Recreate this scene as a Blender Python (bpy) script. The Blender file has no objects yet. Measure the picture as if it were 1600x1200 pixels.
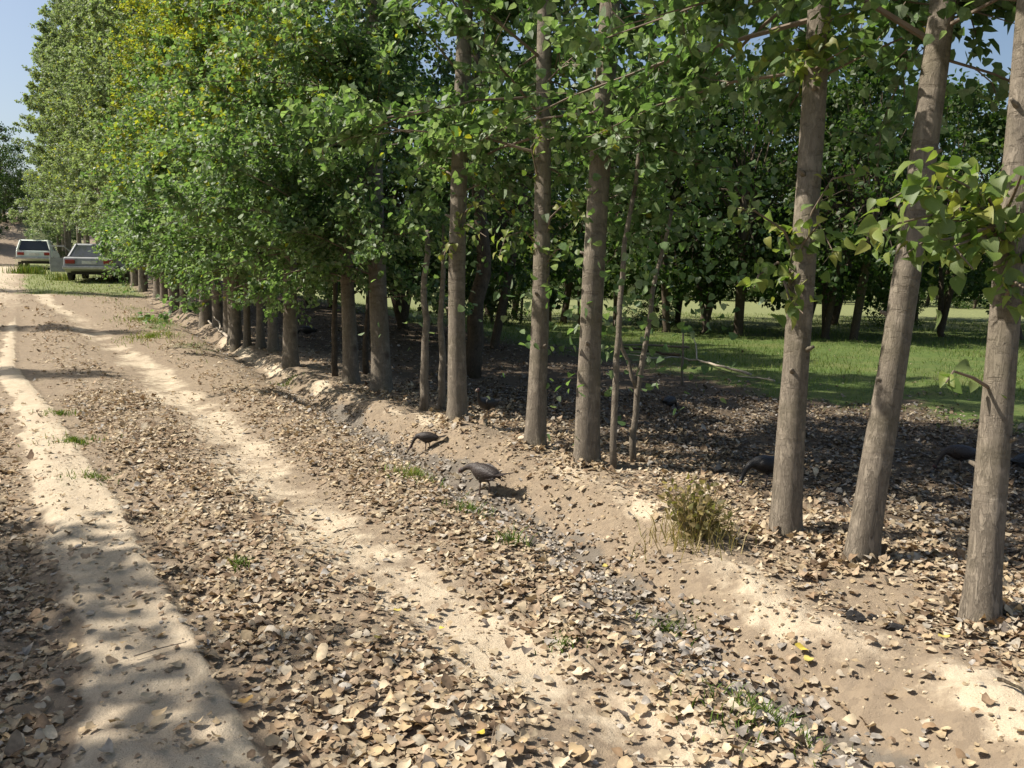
import bpy, math, random
import numpy as np
from mathutils import Vector, Matrix, Quaternion

random.seed(7)
SC = bpy.context.scene
COL = SC.collection
rad = math.radians

# ------------------------------------------------------------------ camera, sky, sun, exposure
F = 1330.0 / 1600.0
CAMZ = 1.6
cam_d = bpy.data.cameras.new('camera')
cam_d.sensor_width = 36.0
cam_d.lens = 36.0 * F
cam_d.clip_start = 0.05
cam_d.clip_end = 3000.0
cam = bpy.data.objects.new('camera', cam_d)
COL.objects.link(cam)
CAMR = Matrix.Rotation(rad(90 - 7.3), 3, 'X') @ Matrix.Rotation(rad(0.8), 3, 'Z')
cam.matrix_world = Matrix.Translation((0, 0, CAMZ)) @ CAMR.to_4x4()
SC.camera = cam

SUN_EL = rad(49.0)
SUN_DIR = Vector((-math.cos(SUN_EL) * math.cos(rad(5)), math.cos(SUN_EL) * math.sin(rad(5)), math.sin(SUN_EL)))   # towards the sun
world = bpy.data.worlds.new('World')
SC.world = world
world.use_nodes = True
wn = world.node_tree
bg = wn.nodes['Background']
skyt = wn.nodes.new('ShaderNodeTexSky')
skyt.sky_type = 'NISHITA'
skyt.sun_disc = False
skyt.sun_elevation = SUN_EL
skyt.sun_rotation = math.atan2(SUN_DIR.x, SUN_DIR.y)
skyt.air_density = 1.0
skyt.dust_density = 2.6
skyt.ozone_density = 1.0
wn.links.new(skyt.outputs[0], bg.inputs[0])
bg.inputs[1].default_value = 0.095
sun_d = bpy.data.lights.new('sun', 'SUN')
sun_d.energy = 5.0
sun_d.angle = rad(0.6)
sun_d.color = (1.0, 0.93, 0.83)
sun = bpy.data.objects.new('sun', sun_d)
sun.rotation_euler = SUN_DIR.to_track_quat('Z', 'Y').to_euler()
sun.location = (-20, 0, 30)
COL.objects.link(sun)
SC.view_settings.view_transform = 'Standard'
SC.view_settings.look = 'None'
SC.view_settings.exposure = 0.60
SC.view_settings.gamma = 1.0
SC.view_settings.use_curve_mapping = False
SC.render.engine = 'CYCLES'
SC.cycles.max_bounces = 7
SC.cycles.diffuse_bounces = 3
SC.cycles.transmission_bounces = 4
SC.cycles.glossy_bounces = 2

# ------------------------------------------------------------------ helpers
def link(o, parent=None):
    COL.objects.link(o)
    if parent is not None:
        o.parent = parent
    return o

def tag(o, label=None, cat=None, group=None, kind=None):
    if label: o['label'] = label
    if cat: o['category'] = cat
    if group: o['group'] = group
    if kind: o['kind'] = kind
    return o

def empty(name, loc=(0, 0, 0), label=None, cat=None, group=None):
    o = bpy.data.objects.new(name, None)
    o.empty_display_size = 0.1
    o.location = loc
    link(o)
    return tag(o, label, cat, group)

def mesh_np(name, V, faces, tint=None, smooth=False, attrs=None):
    """V (n,3); faces: list of (k,m) int arrays, or one; tint (n,3) point colour"""
    if not isinstance(faces, (list, tuple)):
        faces = [faces]
    faces = [np.asarray(f, dtype=np.int32) for f in faces if len(f)]
    me = bpy.data.meshes.new(name)
    V = np.asarray(V, dtype=np.float32)
    me.vertices.add(len(V))
    me.vertices.foreach_set('co', V.ravel())
    loops = np.concatenate([f.ravel() for f in faces])
    tot = np.concatenate([np.full(len(f), f.shape[1], dtype=np.int32) for f in faces])
    start = np.concatenate([[0], np.cumsum(tot)[:-1]]).astype(np.int32)
    me.loops.add(len(loops))
    me.loops.foreach_set('vertex_index', loops)
    me.polygons.add(len(tot))
    me.polygons.foreach_set('loop_start', start)
    me.polygons.foreach_set('loop_total', tot)
    me.polygons.foreach_set('use_smooth', np.full(len(tot), smooth, dtype=bool))
    if tint is not None:
        a = me.attributes.new('tint', 'FLOAT_COLOR', 'POINT')
        c = np.ones((len(V), 4), dtype=np.float32)
        c[:, :3] = tint
        a.data.foreach_set('color', c.ravel())
    if attrs:
        for k, v in attrs.items():
            a = me.attributes.new(k, 'FLOAT_COLOR', 'POINT')
            c = np.ones((len(V), 4), dtype=np.float32)
            c[:, :v.shape[1]] = v
            a.data.foreach_set('color', c.ravel())
    me.update(calc_edges=True)
    me.validate()
    return me

def obj(name, me, mat=None, parent=None):
    if mat is not None and not me.materials:
        me.materials.append(mat)
    return link(bpy.data.objects.new(name, me), parent)

class MB:
    """collects simple solids into one mesh"""
    def __init__(s):
        s.V = []; s.F = []
    def add(s, verts, faces):
        b = len(s.V)
        s.V += [tuple(v) for v in verts]
        s.F += [tuple(i + b for i in f) for f in faces]
    def box(s, c, d, rot=None):
        vs = []
        for x in (-.5, .5):
            for y in (-.5, .5):
                for z in (-.5, .5):
                    v = Vector((x * d[0], y * d[1], z * d[2]))
                    if rot is not None: v = rot @ v
                    vs.append(v + Vector(c))
        s.add(vs, [(0, 1, 3, 2), (4, 6, 7, 5), (0, 4, 5, 1), (2, 3, 7, 6), (0, 2, 6, 4), (1, 5, 7, 3)])
    def tube(s, pts, rr, n=8, cap=True, jag=0.0):
        pts = [Vector(p) for p in pts]
        if not isinstance(rr, (list, tuple, np.ndarray)): rr = [rr] * len(pts)
        vs = []
        up = None
        for i, p in enumerate(pts):
            d = (pts[min(i + 1, len(pts) - 1)] - pts[max(i - 1, 0)])
            d = d.normalized() if d.length > 1e-9 else Vector((0, 0, 1))
            if up is None:
                a = d.orthogonal().normalized()
            else:
                a = (up - d * up.dot(d)).normalized()
            up = a
            b = d.cross(a)
            for k in range(n):
                w = 2 * math.pi * k / n
                r = rr[i] * (1 + jag * random.uniform(-1, 1))
                vs.append(p + a * (r * math.cos(w)) + b * (r * math.sin(w)))
        fs = []
        for i in range(len(pts) - 1):
            for k in range(n):
                fs.append((i * n + k, i * n + (k + 1) % n, (i + 1) * n + (k + 1) % n, (i + 1) * n + k))
        if cap:
            fs.append(tuple(range(n))[::-1])
            fs.append(tuple((len(pts) - 1) * n + k for k in range(n)))
        s.add(vs, fs)
    def prism(s, prof, y0, y1, axis='y', inset=0.0):
        """closed profile of (x,z) pulled from y0 to y1"""
        n = len(prof)
        vs = [(p[0], y0, p[1]) for p in prof] + [(p[0], y1, p[1]) for p in prof]
        fs = [tuple(range(n)), tuple(range(2 * n - 1, n - 1, -1))]
        for i in range(n):
            j = (i + 1) % n
            fs.append((i, i + n, j + n, j))
        s.add(vs, fs)
    def build(s, name, mat, parent=None, smooth=False, bevel=0.0):
        me = bpy.data.meshes.new(name)
        me.from_pydata(s.V, [], s.F)
        import bmesh
        bm = bmesh.new(); bm.from_mesh(me)
        bmesh.ops.recalc_face_normals(bm, faces=bm.faces)
        if bevel > 0:
            bmesh.ops.bevel(bm, geom=list(bm.edges), offset=bevel, segments=2, affect='EDGES', profile=0.5)
        bm.to_mesh(me); bm.free()
        me.polygons.foreach_set('use_smooth', np.full(len(me.polygons), smooth, dtype=bool))
        return obj(name, me, mat, parent)

# ------------------------------------------------------------------ the lie of the land
UX, UY = -0.491, 0.871          # direction of the tree row
def st(x, y): return UX * x + UY * y, UY * x - UX * y
def xy(s, t): return UX * s + UY * t, UY * s - UX * t
def sstep(a, b, v):
    k = np.clip((v - a) / (b - a), 0, 1)
    return k * k * (3 - 2 * k)
_r = np.random.default_rng(3)
_W = []
for o in range(5):
    for k in range(5):
        a = _r.uniform(0, 2 * math.pi); f = 1.9 ** o * _r.uniform(.75, 1.3)
        _W.append((math.cos(a) * f, math.sin(a) * f, _r.uniform(0, 6.28), 0.62 ** o))
def wav(x, y, f=1.0, off=0.0):
    v = 0
    for a, b, p, w in _W:
        v = v + w * np.sin((a * x + b * y) * f + p + off * (1 + a))
    return v / 4.2
def rise(s, t):
    r = 0.044 * np.where(s > 10, (s - 10) - 3 * (1 - np.exp(-np.clip(s - 10, 0, 60) / 3)), 0)
    r = np.where(s > 38, r - 0.006 * (s - 38), r)
    r = r + 0.20 * np.clip(s - 60, 0, 16)
    return r * (1 - sstep(6, 15, t))
def px_ray(px, py):
    return CAMR @ Vector(((px - 800) / 1330.0, (600 - py) / 1330.0, -1.0))
def hit(px, py, hf):
    """first point where the ray meets the ground"""
    d = px_ray(px, py)
    lam = np.arange(1.0, 110.0, 0.05)
    z = CAMZ + d.z * lam - hf(d.x * lam, d.y * lam)
    k = int(np.argmax(z < 0)) if (z < 0).any() else len(lam) - 1
    k = max(k, 1)
    f = z[k - 1] / (z[k - 1] - z[k]) if z[k - 1] != z[k] else 0
    l = lam[k - 1] + 0.05 * min(max(f, 0), 1)
    return Vector((d.x * l, d.y * l, float(hf(d.x * l, d.y * l))))
def base_h(x, y):
    s, t = st(x, y); return rise(s, t)
def line(pts):
    q = []
    for p in pts:
        v = hit(p[0], p[1], base_h); q.append(st(v.x, v.y))
    q.sort()
    return np.array([a for a, b in q]), np.array([b for a, b in q])
L_EDGE = line([(405, 1198), (331, 1056), (287, 975), (233, 884), (189, 800), (171, 771), (127, 714), (95, 657), (63, 619), (20, 570)])
L_LEFT = line([(172, 1198), (165, 1070), (150, 970), (115, 884), (88, 800), (57, 714), (28, 619), (5, 580)])
R_TRK = line([(1010, 1190), (905, 1080), (720, 960), (590, 880), (440, 760), (340, 660), (250, 590), (170, 535), (105, 485), (50, 455)])
DITCH = line([(1400, 1190), (1300, 1131), (1230, 1080), (1119, 1008), (1010, 925), (860, 815), (730, 745), (650, 705), (560, 660), (470, 605)])
BERM = line([(1590, 1140), (1509, 1086), (1371, 1017), (1243, 971), (1160, 915), (1077, 845), (960, 785), (830, 725), (700, 680), (600, 645), (520, 615), (450, 585)])
def ip(ln, s): return np.interp(s, ln[0], ln[1])

def height(x, y):
    x = np.asarray(x, dtype=float); y = np.asarray(y, dtype=float)
    s, t = st(x, y)
    z = rise(s, t)
    near = 1 - sstep(22, 34, s)
    le, ll, rt, di, be = ip(L_EDGE, s), ip(L_LEFT, s), ip(R_TRK, s), ip(DITCH, s), ip(BERM, s)
    w = wav(x, y, 2.3); w2 = wav(x, y, 7.0, 1.0)
    z = z + near * 0.032 * (1 - sstep(-0.03, 0.03, t - le + 0.03 * w2)) * sstep(-0.25, 0.1, t - ll)
    z = z + near * 0.03 * np.exp(-((t - (le + rt) / 2) / 0.35) ** 2)
    z = z - near * 0.035 * np.exp(-((t - rt) / 0.25) ** 2)
    z = z + near * 0.06 * np.exp(-((t - (rt + di) / 2 - 0.05) / 0.35) ** 2)
    z = z - near * 0.16 * np.exp(-((t - di + 0.10 * w) / 0.24) ** 2)
    z = z + near * 0.068 * np.exp(-((t - be) / 0.25) ** 2) * (1 + 0.5 * w + .2 * w2)
    z = z + 0.05 * np.exp(-((t - 4.1) / 0.6) ** 2)
    z = z + 0.022 * w + 0.010 * w2 + (1 - sstep(8, 16, np.hypot(x, y))) * 0.010 * wav(x, y, 19.0, 3.0)
    far = sstep(30, 90, np.hypot(x, y))
    z = z + far * 0.5 * wav(x, y, 0.05)
    return z
def G(px, py): return hit(px, py, height)
def ground(x, y): return float(height(x, y))

def zones(x, y):
    """weights: bare earth, grass, mud, leaf litter density"""
    s, t = st(x, y)
    le, ll, rt, di, be = ip(L_EDGE, s), ip(L_LEFT, s), ip(R_TRK, s), ip(DITCH, s), ip(BERM, s)
    n = wav(x, y, 1.7); n2 = wav(x, y, 6.0, 2.0)
    band = sstep(-0.16, 0.0, t - ll + 0.07 * n2) * (1 - sstep(-0.04, 0.05, t - le + 0.02 * n2))
    band = band * (1 - .65 * sstep(15, 24, s + 2 * n))
    trk = np.exp(-np.abs((t - rt + 0.12 * n) / 0.36) ** 3) * (0.68 + 0.45 * n2 + .2 * n)
    berm = np.exp(-np.abs((t - be + 0.05 * n) / (0.155 + .06 * (1 - sstep(3.5, 5.5, s)))) ** 3) * (1 - sstep(17, 21, s)) * (0.70 + 0.40 * n + .3 * n2)
    bank = sstep(55, 60, s) * (1 - sstep(5, 9, t)) * (1 - sstep(72, 76, s))
    bare = np.clip(np.maximum.reduce([band, .78 * trk, berm, .10 * bank, .62 * sstep(22, 27, s) * (1 - sstep(54, 58, s)) * (1 - sstep(-1.0, .3, t + .3 * n2)) * sstep(-3.2, -2.0, t)]), 0, 1)
    mud = np.exp(-((t - di + 0.10 * n) / 0.17) ** 2) * (1 - sstep(9, 12, s)) * np.clip(.95 + .7 * wav(x, y, 1.1, 4.0), 0, 1.15)
    field = sstep(7.4, 10.8, t + 1.2 * n + 0.5 * n2 - 0.06 * np.clip(s, -10, 10))
    verge = np.exp(-((t - (2.6 + 0 * s)) / 0.6) ** 2) * sstep(13, 18, s) * 0.7 * (0.6 + n)
    gcar = sstep(29.5, 32, s + n + .6 * (t - 1)) * (1 - sstep(3.0, 3.6, t)) * sstep(-1.0, 0.5, t + 0.5 * n2 + .25 * n) * 0.85
    left = (1 - sstep(-4.5, -3.0, t + n)) * 0.5
    grass = np.clip(np.maximum(np.maximum(field, verge), np.maximum(gcar, left)), 0, 1)
    lit = np.ones_like(s) * 0.75
    mid = np.exp(-np.abs((t - (le + rt) / 2 + 0.04) / 0.50) ** 4)
    vrg = np.exp(-np.abs((t - (rt + di) / 2 - 0.06) / 0.46) ** 4)
    dt = np.exp(-((t - di) / 0.28) ** 2)
    row = np.exp(-np.abs((t - 4.2) / 0.75) ** 4)
    lf = 1 - sstep(-0.35, 0.0, t - ll)
    lit = np.maximum.reduce([0.9 * mid, 1.0 * vrg, 0.8 * dt, 1.0 * row, 1.0 * sstep(.10, .30, t - be) * (1 - sstep(4.2, 5.2, t)), 0.95 * lf, 0.8 * sstep(3.8, 4.6, t)])
    lit = lit * (1 - 0.93 * band) * (1 - 0.80 * trk.clip(0, 1)) * (1 - 0.88 * berm.clip(0, 1))
    lit = lit * (0.72 + 0.5 * n2 + 0.25 * n) * (1 - 0.985 * field) * (1 - 0.7 * gcar) * (1 - sstep(24, 40, s))
    lit = np.maximum(lit, 0.045 * (1 - sstep(0, .5, field)))
    lit = np.maximum(lit, 0.02 * band)
    return bare, grass, mud * (1 - 0.3 * n2), np.clip(lit, 0, 1.2)

# ------------------------------------------------------------------ materials
def new_mat(name):
    m = bpy.data.materials.new(name)
    m.use_nodes = True
    nt = m.node_tree
    for n in list(nt.nodes): nt.nodes.remove(n)
    out = nt.nodes.new('ShaderNodeOutputMaterial')
    return m, nt, out
def N(nt, typ, **kw):
    n = nt.nodes.new(typ)
    for k, v in kw.items():
        if k.startswith('i_'):
            n.inputs[k[2:].replace('_', ' ')].default_value = v
        else:
            setattr(n, k, v)
    return n
def mixc(nt, fac, a, b, mode='MIX'):
    n = nt.nodes.new('ShaderNodeMix'); n.data_type = 'RGBA'; n.blend_type = mode
    for sock, v in ((n.inputs[0], fac), (n.inputs[6], a), (n.inputs[7], b)):
        if hasattr(v, 'links') or hasattr(v, 'is_linked'): nt.links.new(v, sock)
        elif isinstance(v, (int, float)): sock.default_value = v
        else: sock.default_value = (*v, 1)
    return n.outputs[2]
def ramp(nt, src, stops):
    n = nt.nodes.new('ShaderNodeValToRGB')
    cr = n.color_ramp
    while len(cr.elements) < len(stops): cr.elements.new(0.5)
    for e, (p, c) in zip(cr.elements, stops):
        e.position = p
        e.color = (c, c, c, 1) if isinstance(c, (int, float)) else (*c, 1)
    nt.links.new(src, n.inputs[0])
    return n.outputs[0]
def math_n(nt, op, a, b=0.0):
    n = nt.nodes.new('ShaderNodeMath'); n.operation = op
    for sock, v in ((n.inputs[0], a), (n.inputs[1], b)):
        if isinstance(v, (int, float)): sock.default_value = v
        else: nt.links.new(v, sock)
    return n.outputs[0]

def leaf_mat(name, trans=0.35, rough=0.45, spec=0.35, tcol=(1.25, 1.25, 0.5)):
    m, nt, out = new_mat(name)
    at = N(nt, 'ShaderNodeAttribute', attribute_name='tint')
    tc = N(nt, 'ShaderNodeTexCoord')
    nz = N(nt, 'ShaderNodeTexNoise', i_Scale=60.0, i_Detail=2.0)
    nt.links.new(tc.outputs['Object'], nz.inputs['Vector'])
    col = mixc(nt, 1.0, at.outputs['Color'], ramp(nt, nz.outputs[0], [(0.3, 0.78), (0.7, 1.15)]), 'MULTIPLY')
    p = N(nt, 'ShaderNodeBsdfPrincipled')
    p.inputs['Roughness'].default_value = rough
    p.inputs['Specular IOR Level'].default_value = spec
    nt.links.new(col, p.inputs['Base Color'])
    tr = N(nt, 'ShaderNodeBsdfTranslucent')
    nt.links.new(mixc(nt, 1.0, col, tcol, 'MULTIPLY'), tr.inputs['Color'])
    mx = N(nt, 'ShaderNodeMixShader')
    mx.inputs[0].default_value = trans
    nt.links.new(p.outputs[0], mx.inputs[1]); nt.links.new(tr.outputs[0], mx.inputs[2])
    nt.links.new(mx.outputs[0], out.inputs[0])
    return m
def plain(name, col, rough=0.6, metal=0.0, nscale=8.0, var=0.25, bump=0.0, spec=0.5, bscale=40.0, trans=0.0):
    m, nt, out = new_mat(name)
    tc = N(nt, 'ShaderNodeTexCoord')
    nz = N(nt, 'ShaderNodeTexNoise', i_Scale=nscale, i_Detail=5.0)
    nt.links.new(tc.outputs['Object'], nz.inputs['Vector'])
    c = mixc(nt, 1.0, col, ramp(nt, nz.outputs[0], [(0.25, 1 - var), (0.75, 1 + var)]), 'MULTIPLY')
    p = N(nt, 'ShaderNodeBsdfPrincipled')
    p.inputs['Roughness'].default_value = rough
    p.inputs['Metallic'].default_value = metal
    p.inputs['Specular IOR Level'].default_value = spec
    p.inputs['Transmission Weight'].default_value = trans
    nt.links.new(c, p.inputs['Base Color'])
    if bump:
        nb = N(nt, 'ShaderNodeTexNoise', i_Scale=bscale, i_Detail=5.0)
        nt.links.new(tc.outputs['Object'], nb.inputs['Vector'])
        b = N(nt, 'ShaderNodeBump', i_Strength=bump, i_Distance=0.01)
        nt.links.new(nb.outputs[0], b.inputs['Height'])
        nt.links.new(b.outputs[0], p.inputs['Normal'])
    nt.links.new(p.outputs[0], out.inputs[0])
    return m

def bark_mat(name, lo=(0.075, 0.060, 0.045), hi=(0.25, 0.213, 0.165), moss=(0.13, 0.115, 0.07), hs=1.0):
    m, nt, out = new_mat(name)
    tc = N(nt, 'ShaderNodeTexCoord')
    mp = N(nt, 'ShaderNodeMapping')
    mp.inputs['Scale'].default_value = (34, 34, 7.5)
    nt.links.new(tc.outputs['Object'], mp.inputs[0])
    fis = N(nt, 'ShaderNodeTexNoise', i_Scale=1.0, i_Detail=8.0, i_Roughness=0.68, i_Distortion=0.8)
    nt.links.new(mp.outputs[0], fis.inputs['Vector'])
    mp2 = N(nt, 'ShaderNodeMapping')
    mp2.inputs['Scale'].default_value = (7, 7, 22)
    nt.links.new(tc.outputs['Object'], mp2.inputs[0])
    ring = N(nt, 'ShaderNodeTexNoise', i_Scale=1.0, i_Detail=4.0, i_Roughness=0.6)
    nt.links.new(mp2.outputs[0], ring.inputs['Vector'])
    blo = N(nt, 'ShaderNodeTexNoise', i_Scale=3.0, i_Detail=4.0)
    nt.links.new(tc.outputs['Object'], blo.inputs['Vector'])
    sx = N(nt, 'ShaderNodeSeparateXYZ')
    nt.links.new(tc.outputs['Object'], sx.inputs[0])
    low = ramp(nt, math_n(nt, 'MULTIPLY', sx.outputs[2], 0.5), [(0.0, 1.0), (0.7, 0.35)])
    ab = math_n(nt, 'ABSOLUTE', math_n(nt, 'SUBTRACT', fis.outputs[0], 0.5))
    crack = ramp(nt, ab, [(0.0, 0.0), (0.055, 1.0)])
    f1 = mixc(nt, .30, ramp(nt, fis.outputs[0], [(0.32, 0.30), (0.62, 1.0)]), crack)
    f2 = mixc(nt, .35, ramp(nt, ring.outputs[0], [(0.38, 0.2), (0.45, 0.9), (0.62, 1.0)]), f1)
    f = mixc(nt, low, f2, f1)
    c = mixc(nt, f, lo, hi)
    c = mixc(nt, ramp(nt, blo.outputs[0], [(0.48, 0.0), (0.70, 0.55)]), c, moss)
    li = N(nt, 'ShaderNodeTexNoise', i_Scale=9.0, i_Detail=6.0, i_Roughness=0.7)
    nt.links.new(tc.outputs['Object'], li.inputs['Vector'])
    c = mixc(nt, ramp(nt, li.outputs[0], [(0.54, 0.0), (0.66, 0.55)]), c, tuple(min(.4, v * 1.45) for v in hi))
    c = mixc(nt, ramp(nt, li.outputs[0], [(0.32, 0.55), (0.44, 0.0)]), c, tuple(v * .8 for v in lo))
    # knots and old branch scars
    vo = N(nt, 'ShaderNodeTexVoronoi', i_Scale=2.2)
    nt.links.new(tc.outputs['Object'], vo.inputs['Vector'])
    c = mixc(nt, ramp(nt, vo.outputs['Distance'], [(0.08, 0.85), (0.17, 0.0)]), c, (0.07, 0.05, 0.035))
    p = N(nt, 'ShaderNodeBsdfPrincipled', i_Roughness=0.85)
    p.inputs['Specular IOR Level'].default_value = 0.2
    nt.links.new(c, p.inputs['Base Color'])
    b = N(nt, 'ShaderNodeBump', i_Strength=0.9, i_Distance=0.012)
    nt.links.new(f, b.inputs['Height'])
    nt.links.new(b.outputs[0], p.inputs['Normal'])
    nt.links.new(p.outputs[0], out.inputs[0])
    return m

def ground_mat():
    m, nt, out = new_mat('earth')
    tc = N(nt, 'ShaderNodeTexCoord')
    V = tc.outputs['Object']
    def noise(sc, det=5.0, ro=0.55):
        n = N(nt, 'ShaderNodeTexNoise', i_Scale=sc, i_Detail=det, i_Roughness=ro)
        nt.links.new(V, n.inputs['Vector']); return n.outputs[0]
    at = N(nt, 'ShaderNodeAttribute', attribute_name='zone')
    sp = N(nt, 'ShaderNodeSeparateColor')
    nt.links.new(at.outputs['Color'], sp.inputs[0])
    grain = noise(180.0, 4.0, 0.7)
    big = noise(0.9, 5.0)
    mid = noise(9.0, 6.0, 0.65)
    sand = mixc(nt, ramp(nt, mid, [(0.3, 0.0), (0.72, 1.0)]), (0.48, 0.39, 0.27), (0.65, 0.56, 0.41))
    sand = mixc(nt, ramp(nt, big, [(0.35, 0.0), (0.65, 0.6)]), sand, (0.45, 0.36, 0.26))
    sand = mixc(nt, 1.0, sand, ramp(nt, grain, [(0.25, 0.70), (0.7, 1.14)]), 'MULTIPLY')
    # crumbs of soil and grit
    vc = N(nt, 'ShaderNodeTexVoronoi', i_Scale=70.0)
    nt.links.new(V, vc.inputs['Vector'])
    crumb = ramp(nt, vc.outputs['Distance'], [(0.10, 1.0), (0.22, 0.0)])
    sand = mixc(nt, math_n(nt, 'MULTIPLY', crumb, ramp(nt, noise(14.0), [(0.45, 0.0), (0.6, 0.6)])), sand, (0.20, 0.14, 0.085))
    # litter soil with leaf-sized cells for the distance
    v1 = N(nt, 'ShaderNodeTexVoronoi', i_Scale=24.0, i_Randomness=1.0)
    wp = N(nt, 'ShaderNodeTexNoise', i_Scale=30.0, i_Detail=3.0)
    nt.links.new(V, wp.inputs['Vector'])
    vm = N(nt, 'ShaderNodeVectorMath', operation='MULTIPLY_ADD')
    nt.links.new(wp.outputs['Color'], vm.inputs[0]); vm.inputs[1].default_value = (.06, .06, .06); nt.links.new(V, vm.inputs[2])
    nt.links.new(vm.outputs[0], v1.inputs['Vector'])
    cs = N(nt, 'ShaderNodeSeparateColor'); nt.links.new(v1.outputs['Color'], cs.inputs[0])
    cell = ramp(nt, cs.outputs[0], [(0.0, (0.13, 0.095, 0.06)), (0.35, (0.21, 0.155, 0.10)), (0.65, (0.31, 0.235, 0.15)), (1.0, (0.40, 0.31, 0.20))])
    soil = mixc(nt, ramp(nt, mid, [(0.35, 0.05), (0.65, 0.45)]), (0.26, 0.205, 0.145), cell)
    gr = mixc(nt, ramp(nt, mid, [(0.3, 0.0), (0.7, 1.0)]), (0.045, 0.080, 0.018), (0.12, 0.165, 0.04))
    gr = mixc(nt, ramp(nt, big, [(0.45, 0.0), (0.7, 0.55)]), gr, (0.17, 0.17, 0.06))
    far = N(nt, 'ShaderNodeSeparateXYZ'); nt.links.new(V, far.inputs[0])
    gr = mixc(nt, ramp(nt, math_n(nt, 'MULTIPLY', far.outputs[1], 0.02), [(0.52, 0.0), (0.60, 0.85)]), gr, (0.20, 0.215, 0.09))
    mudc = mixc(nt, ramp(nt, mid, [(0.3, 0.0), (0.7, 1.0)]), (0.105, 0.088, 0.068), (0.20, 0.172, 0.135))
    humus_shade = math_n(nt, 'MULTIPLY', at.outputs['Alpha'], 1.0)
    soil = mixc(nt, humus_shade, soil, mixc(nt, 1.0, soil, (.42, .40, .38), 'MULTIPLY'))  # dark humus tone behind the row, with the trees' shade painted in
    wob = math_n(nt, 'MULTIPLY', math_n(nt, 'SUBTRACT', mid, 0.5), 0.9)
    def w(src, lo=0.35, hi=0.65):
        return ramp(nt, math_n(nt, 'ADD', src, wob), [(lo, 0.0), (hi, 1.0)])
    c = mixc(nt, w(sp.outputs[0]), soil, sand)
    c = mixc(nt, w(sp.outputs[1], 0.3, 0.7), c, gr)
    c = mixc(nt, w(sp.outputs[2], 0.4, 0.6), c, mudc)
    p = N(nt, 'ShaderNodeBsdfPrincipled')
    p.inputs['Specular IOR Level'].default_value = 0.25
    nt.links.new(ramp(nt, w(sp.outputs[2], 0.4, 0.6), [(0.0, 0.95), (1.0, 0.72)]), p.inputs['Roughness'])
    nt.links.new(c, p.inputs['Base Color'])
    hb = math_n(nt, 'ADD', math_n(nt, 'ADD', math_n(nt, 'MULTIPLY', mid, 1.4), math_n(nt, 'MULTIPLY', noise(32.0, 6.0, .7), 1.3)), math_n(nt, 'ADD', math_n(nt, 'MULTIPLY', grain, 0.35), math_n(nt, 'MULTIPLY', crumb, 0.25)))
    b = N(nt, 'ShaderNodeBump', i_Strength=0.6, i_Distance=0.022)
    nt.links.new(hb, b.inputs['Height'])
    nt.links.new(b.outputs[0], p.inputs['Normal'])
    nt.links.new(p.outputs[0], out.inputs[0])
    return m

M = {}
M['ground'] = ground_mat()
M['leaf'] = leaf_mat('green_leaf', 0.46, 0.48, 0.35, (1.12, 1.28, 0.60))
M['dry'] = leaf_mat('dry_leaf', 0.12, 0.75, 0.15, (1.1, 0.95, 0.7))
M['blade'] = leaf_mat('grass_blade', 0.3, 0.6, 0.2)
M['bark'] = bark_mat('poplar_bark')
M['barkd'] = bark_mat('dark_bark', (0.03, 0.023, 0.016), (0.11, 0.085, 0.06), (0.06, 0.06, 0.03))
M['twig'] = plain('twig_wood', (0.16, 0.12, 0.085), 0.8, var=0.3)
M['crumb'] = leaf_mat('earth_crumb', 0.0, 0.95, 0.1)
M['palewood'] = plain('bleached_wood', (0.38, 0.325, 0.25), 0.8, nscale=20, var=0.3, bump=0.4)

# ------------------------------------------------------------------ ground sheet
def build_ground():
    a1 = np.linspace(-48, 48, 430)
    a2 = np.linspace(48, 312, 80)[1:-1]
    ang = np.radians(np.concatenate([a1, a2]))
    r = [0.4]
    while r[-1] < 900:
        q = r[-1]
        r.append(q * (1.013 if 1.6 < q < 20 else 1.03 if q < 60 else 1.07))
    r = np.array(r)
    A, R = np.meshgrid(ang, r)
    x, y = R * np.sin(A), R * np.cos(A)
    z = height(x, y)
    b, g, mu, li = zones(x, y)
    n, mm = A.shape
    V = np.stack([x, y, z], -1).reshape(-1, 3)
    V = np.vstack([V, [[0, 0, float(height(0, 0))]]])
    i = np.arange(n - 1)[:, None] * mm; j = np.arange(mm)[None, :]; j2 = (j + 1) % mm
    Q = np.stack([i + j, i + mm + j, i + mm + j2, i + j2], -1).reshape(-1, 4)
    j = np.arange(mm)
    T = np.stack([np.full(mm, n * mm), j, (j + 1) % mm], -1)
    S_, T_ = st(x, y)
    humus_shade_w = sstep(4.3, 5.0, T_ + .25 * wav(x, y, 2.0)) * (1 - sstep(40, 60, S_))
    Z = np.stack([b, g, mu, humus_shade_w], -1).reshape(-1, 4)
    Z = np.vstack([Z, [[0, 0, 0, 0]]])
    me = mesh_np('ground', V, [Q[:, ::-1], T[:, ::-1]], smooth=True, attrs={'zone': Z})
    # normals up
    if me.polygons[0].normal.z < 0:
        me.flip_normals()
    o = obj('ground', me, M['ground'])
    tag(o, kind='structure')
build_ground()

# ------------------------------------------------------------------ leaves
def norm(v): return v / np.maximum(np.linalg.norm(v, axis=-1, keepdims=True), 1e-9)
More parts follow.
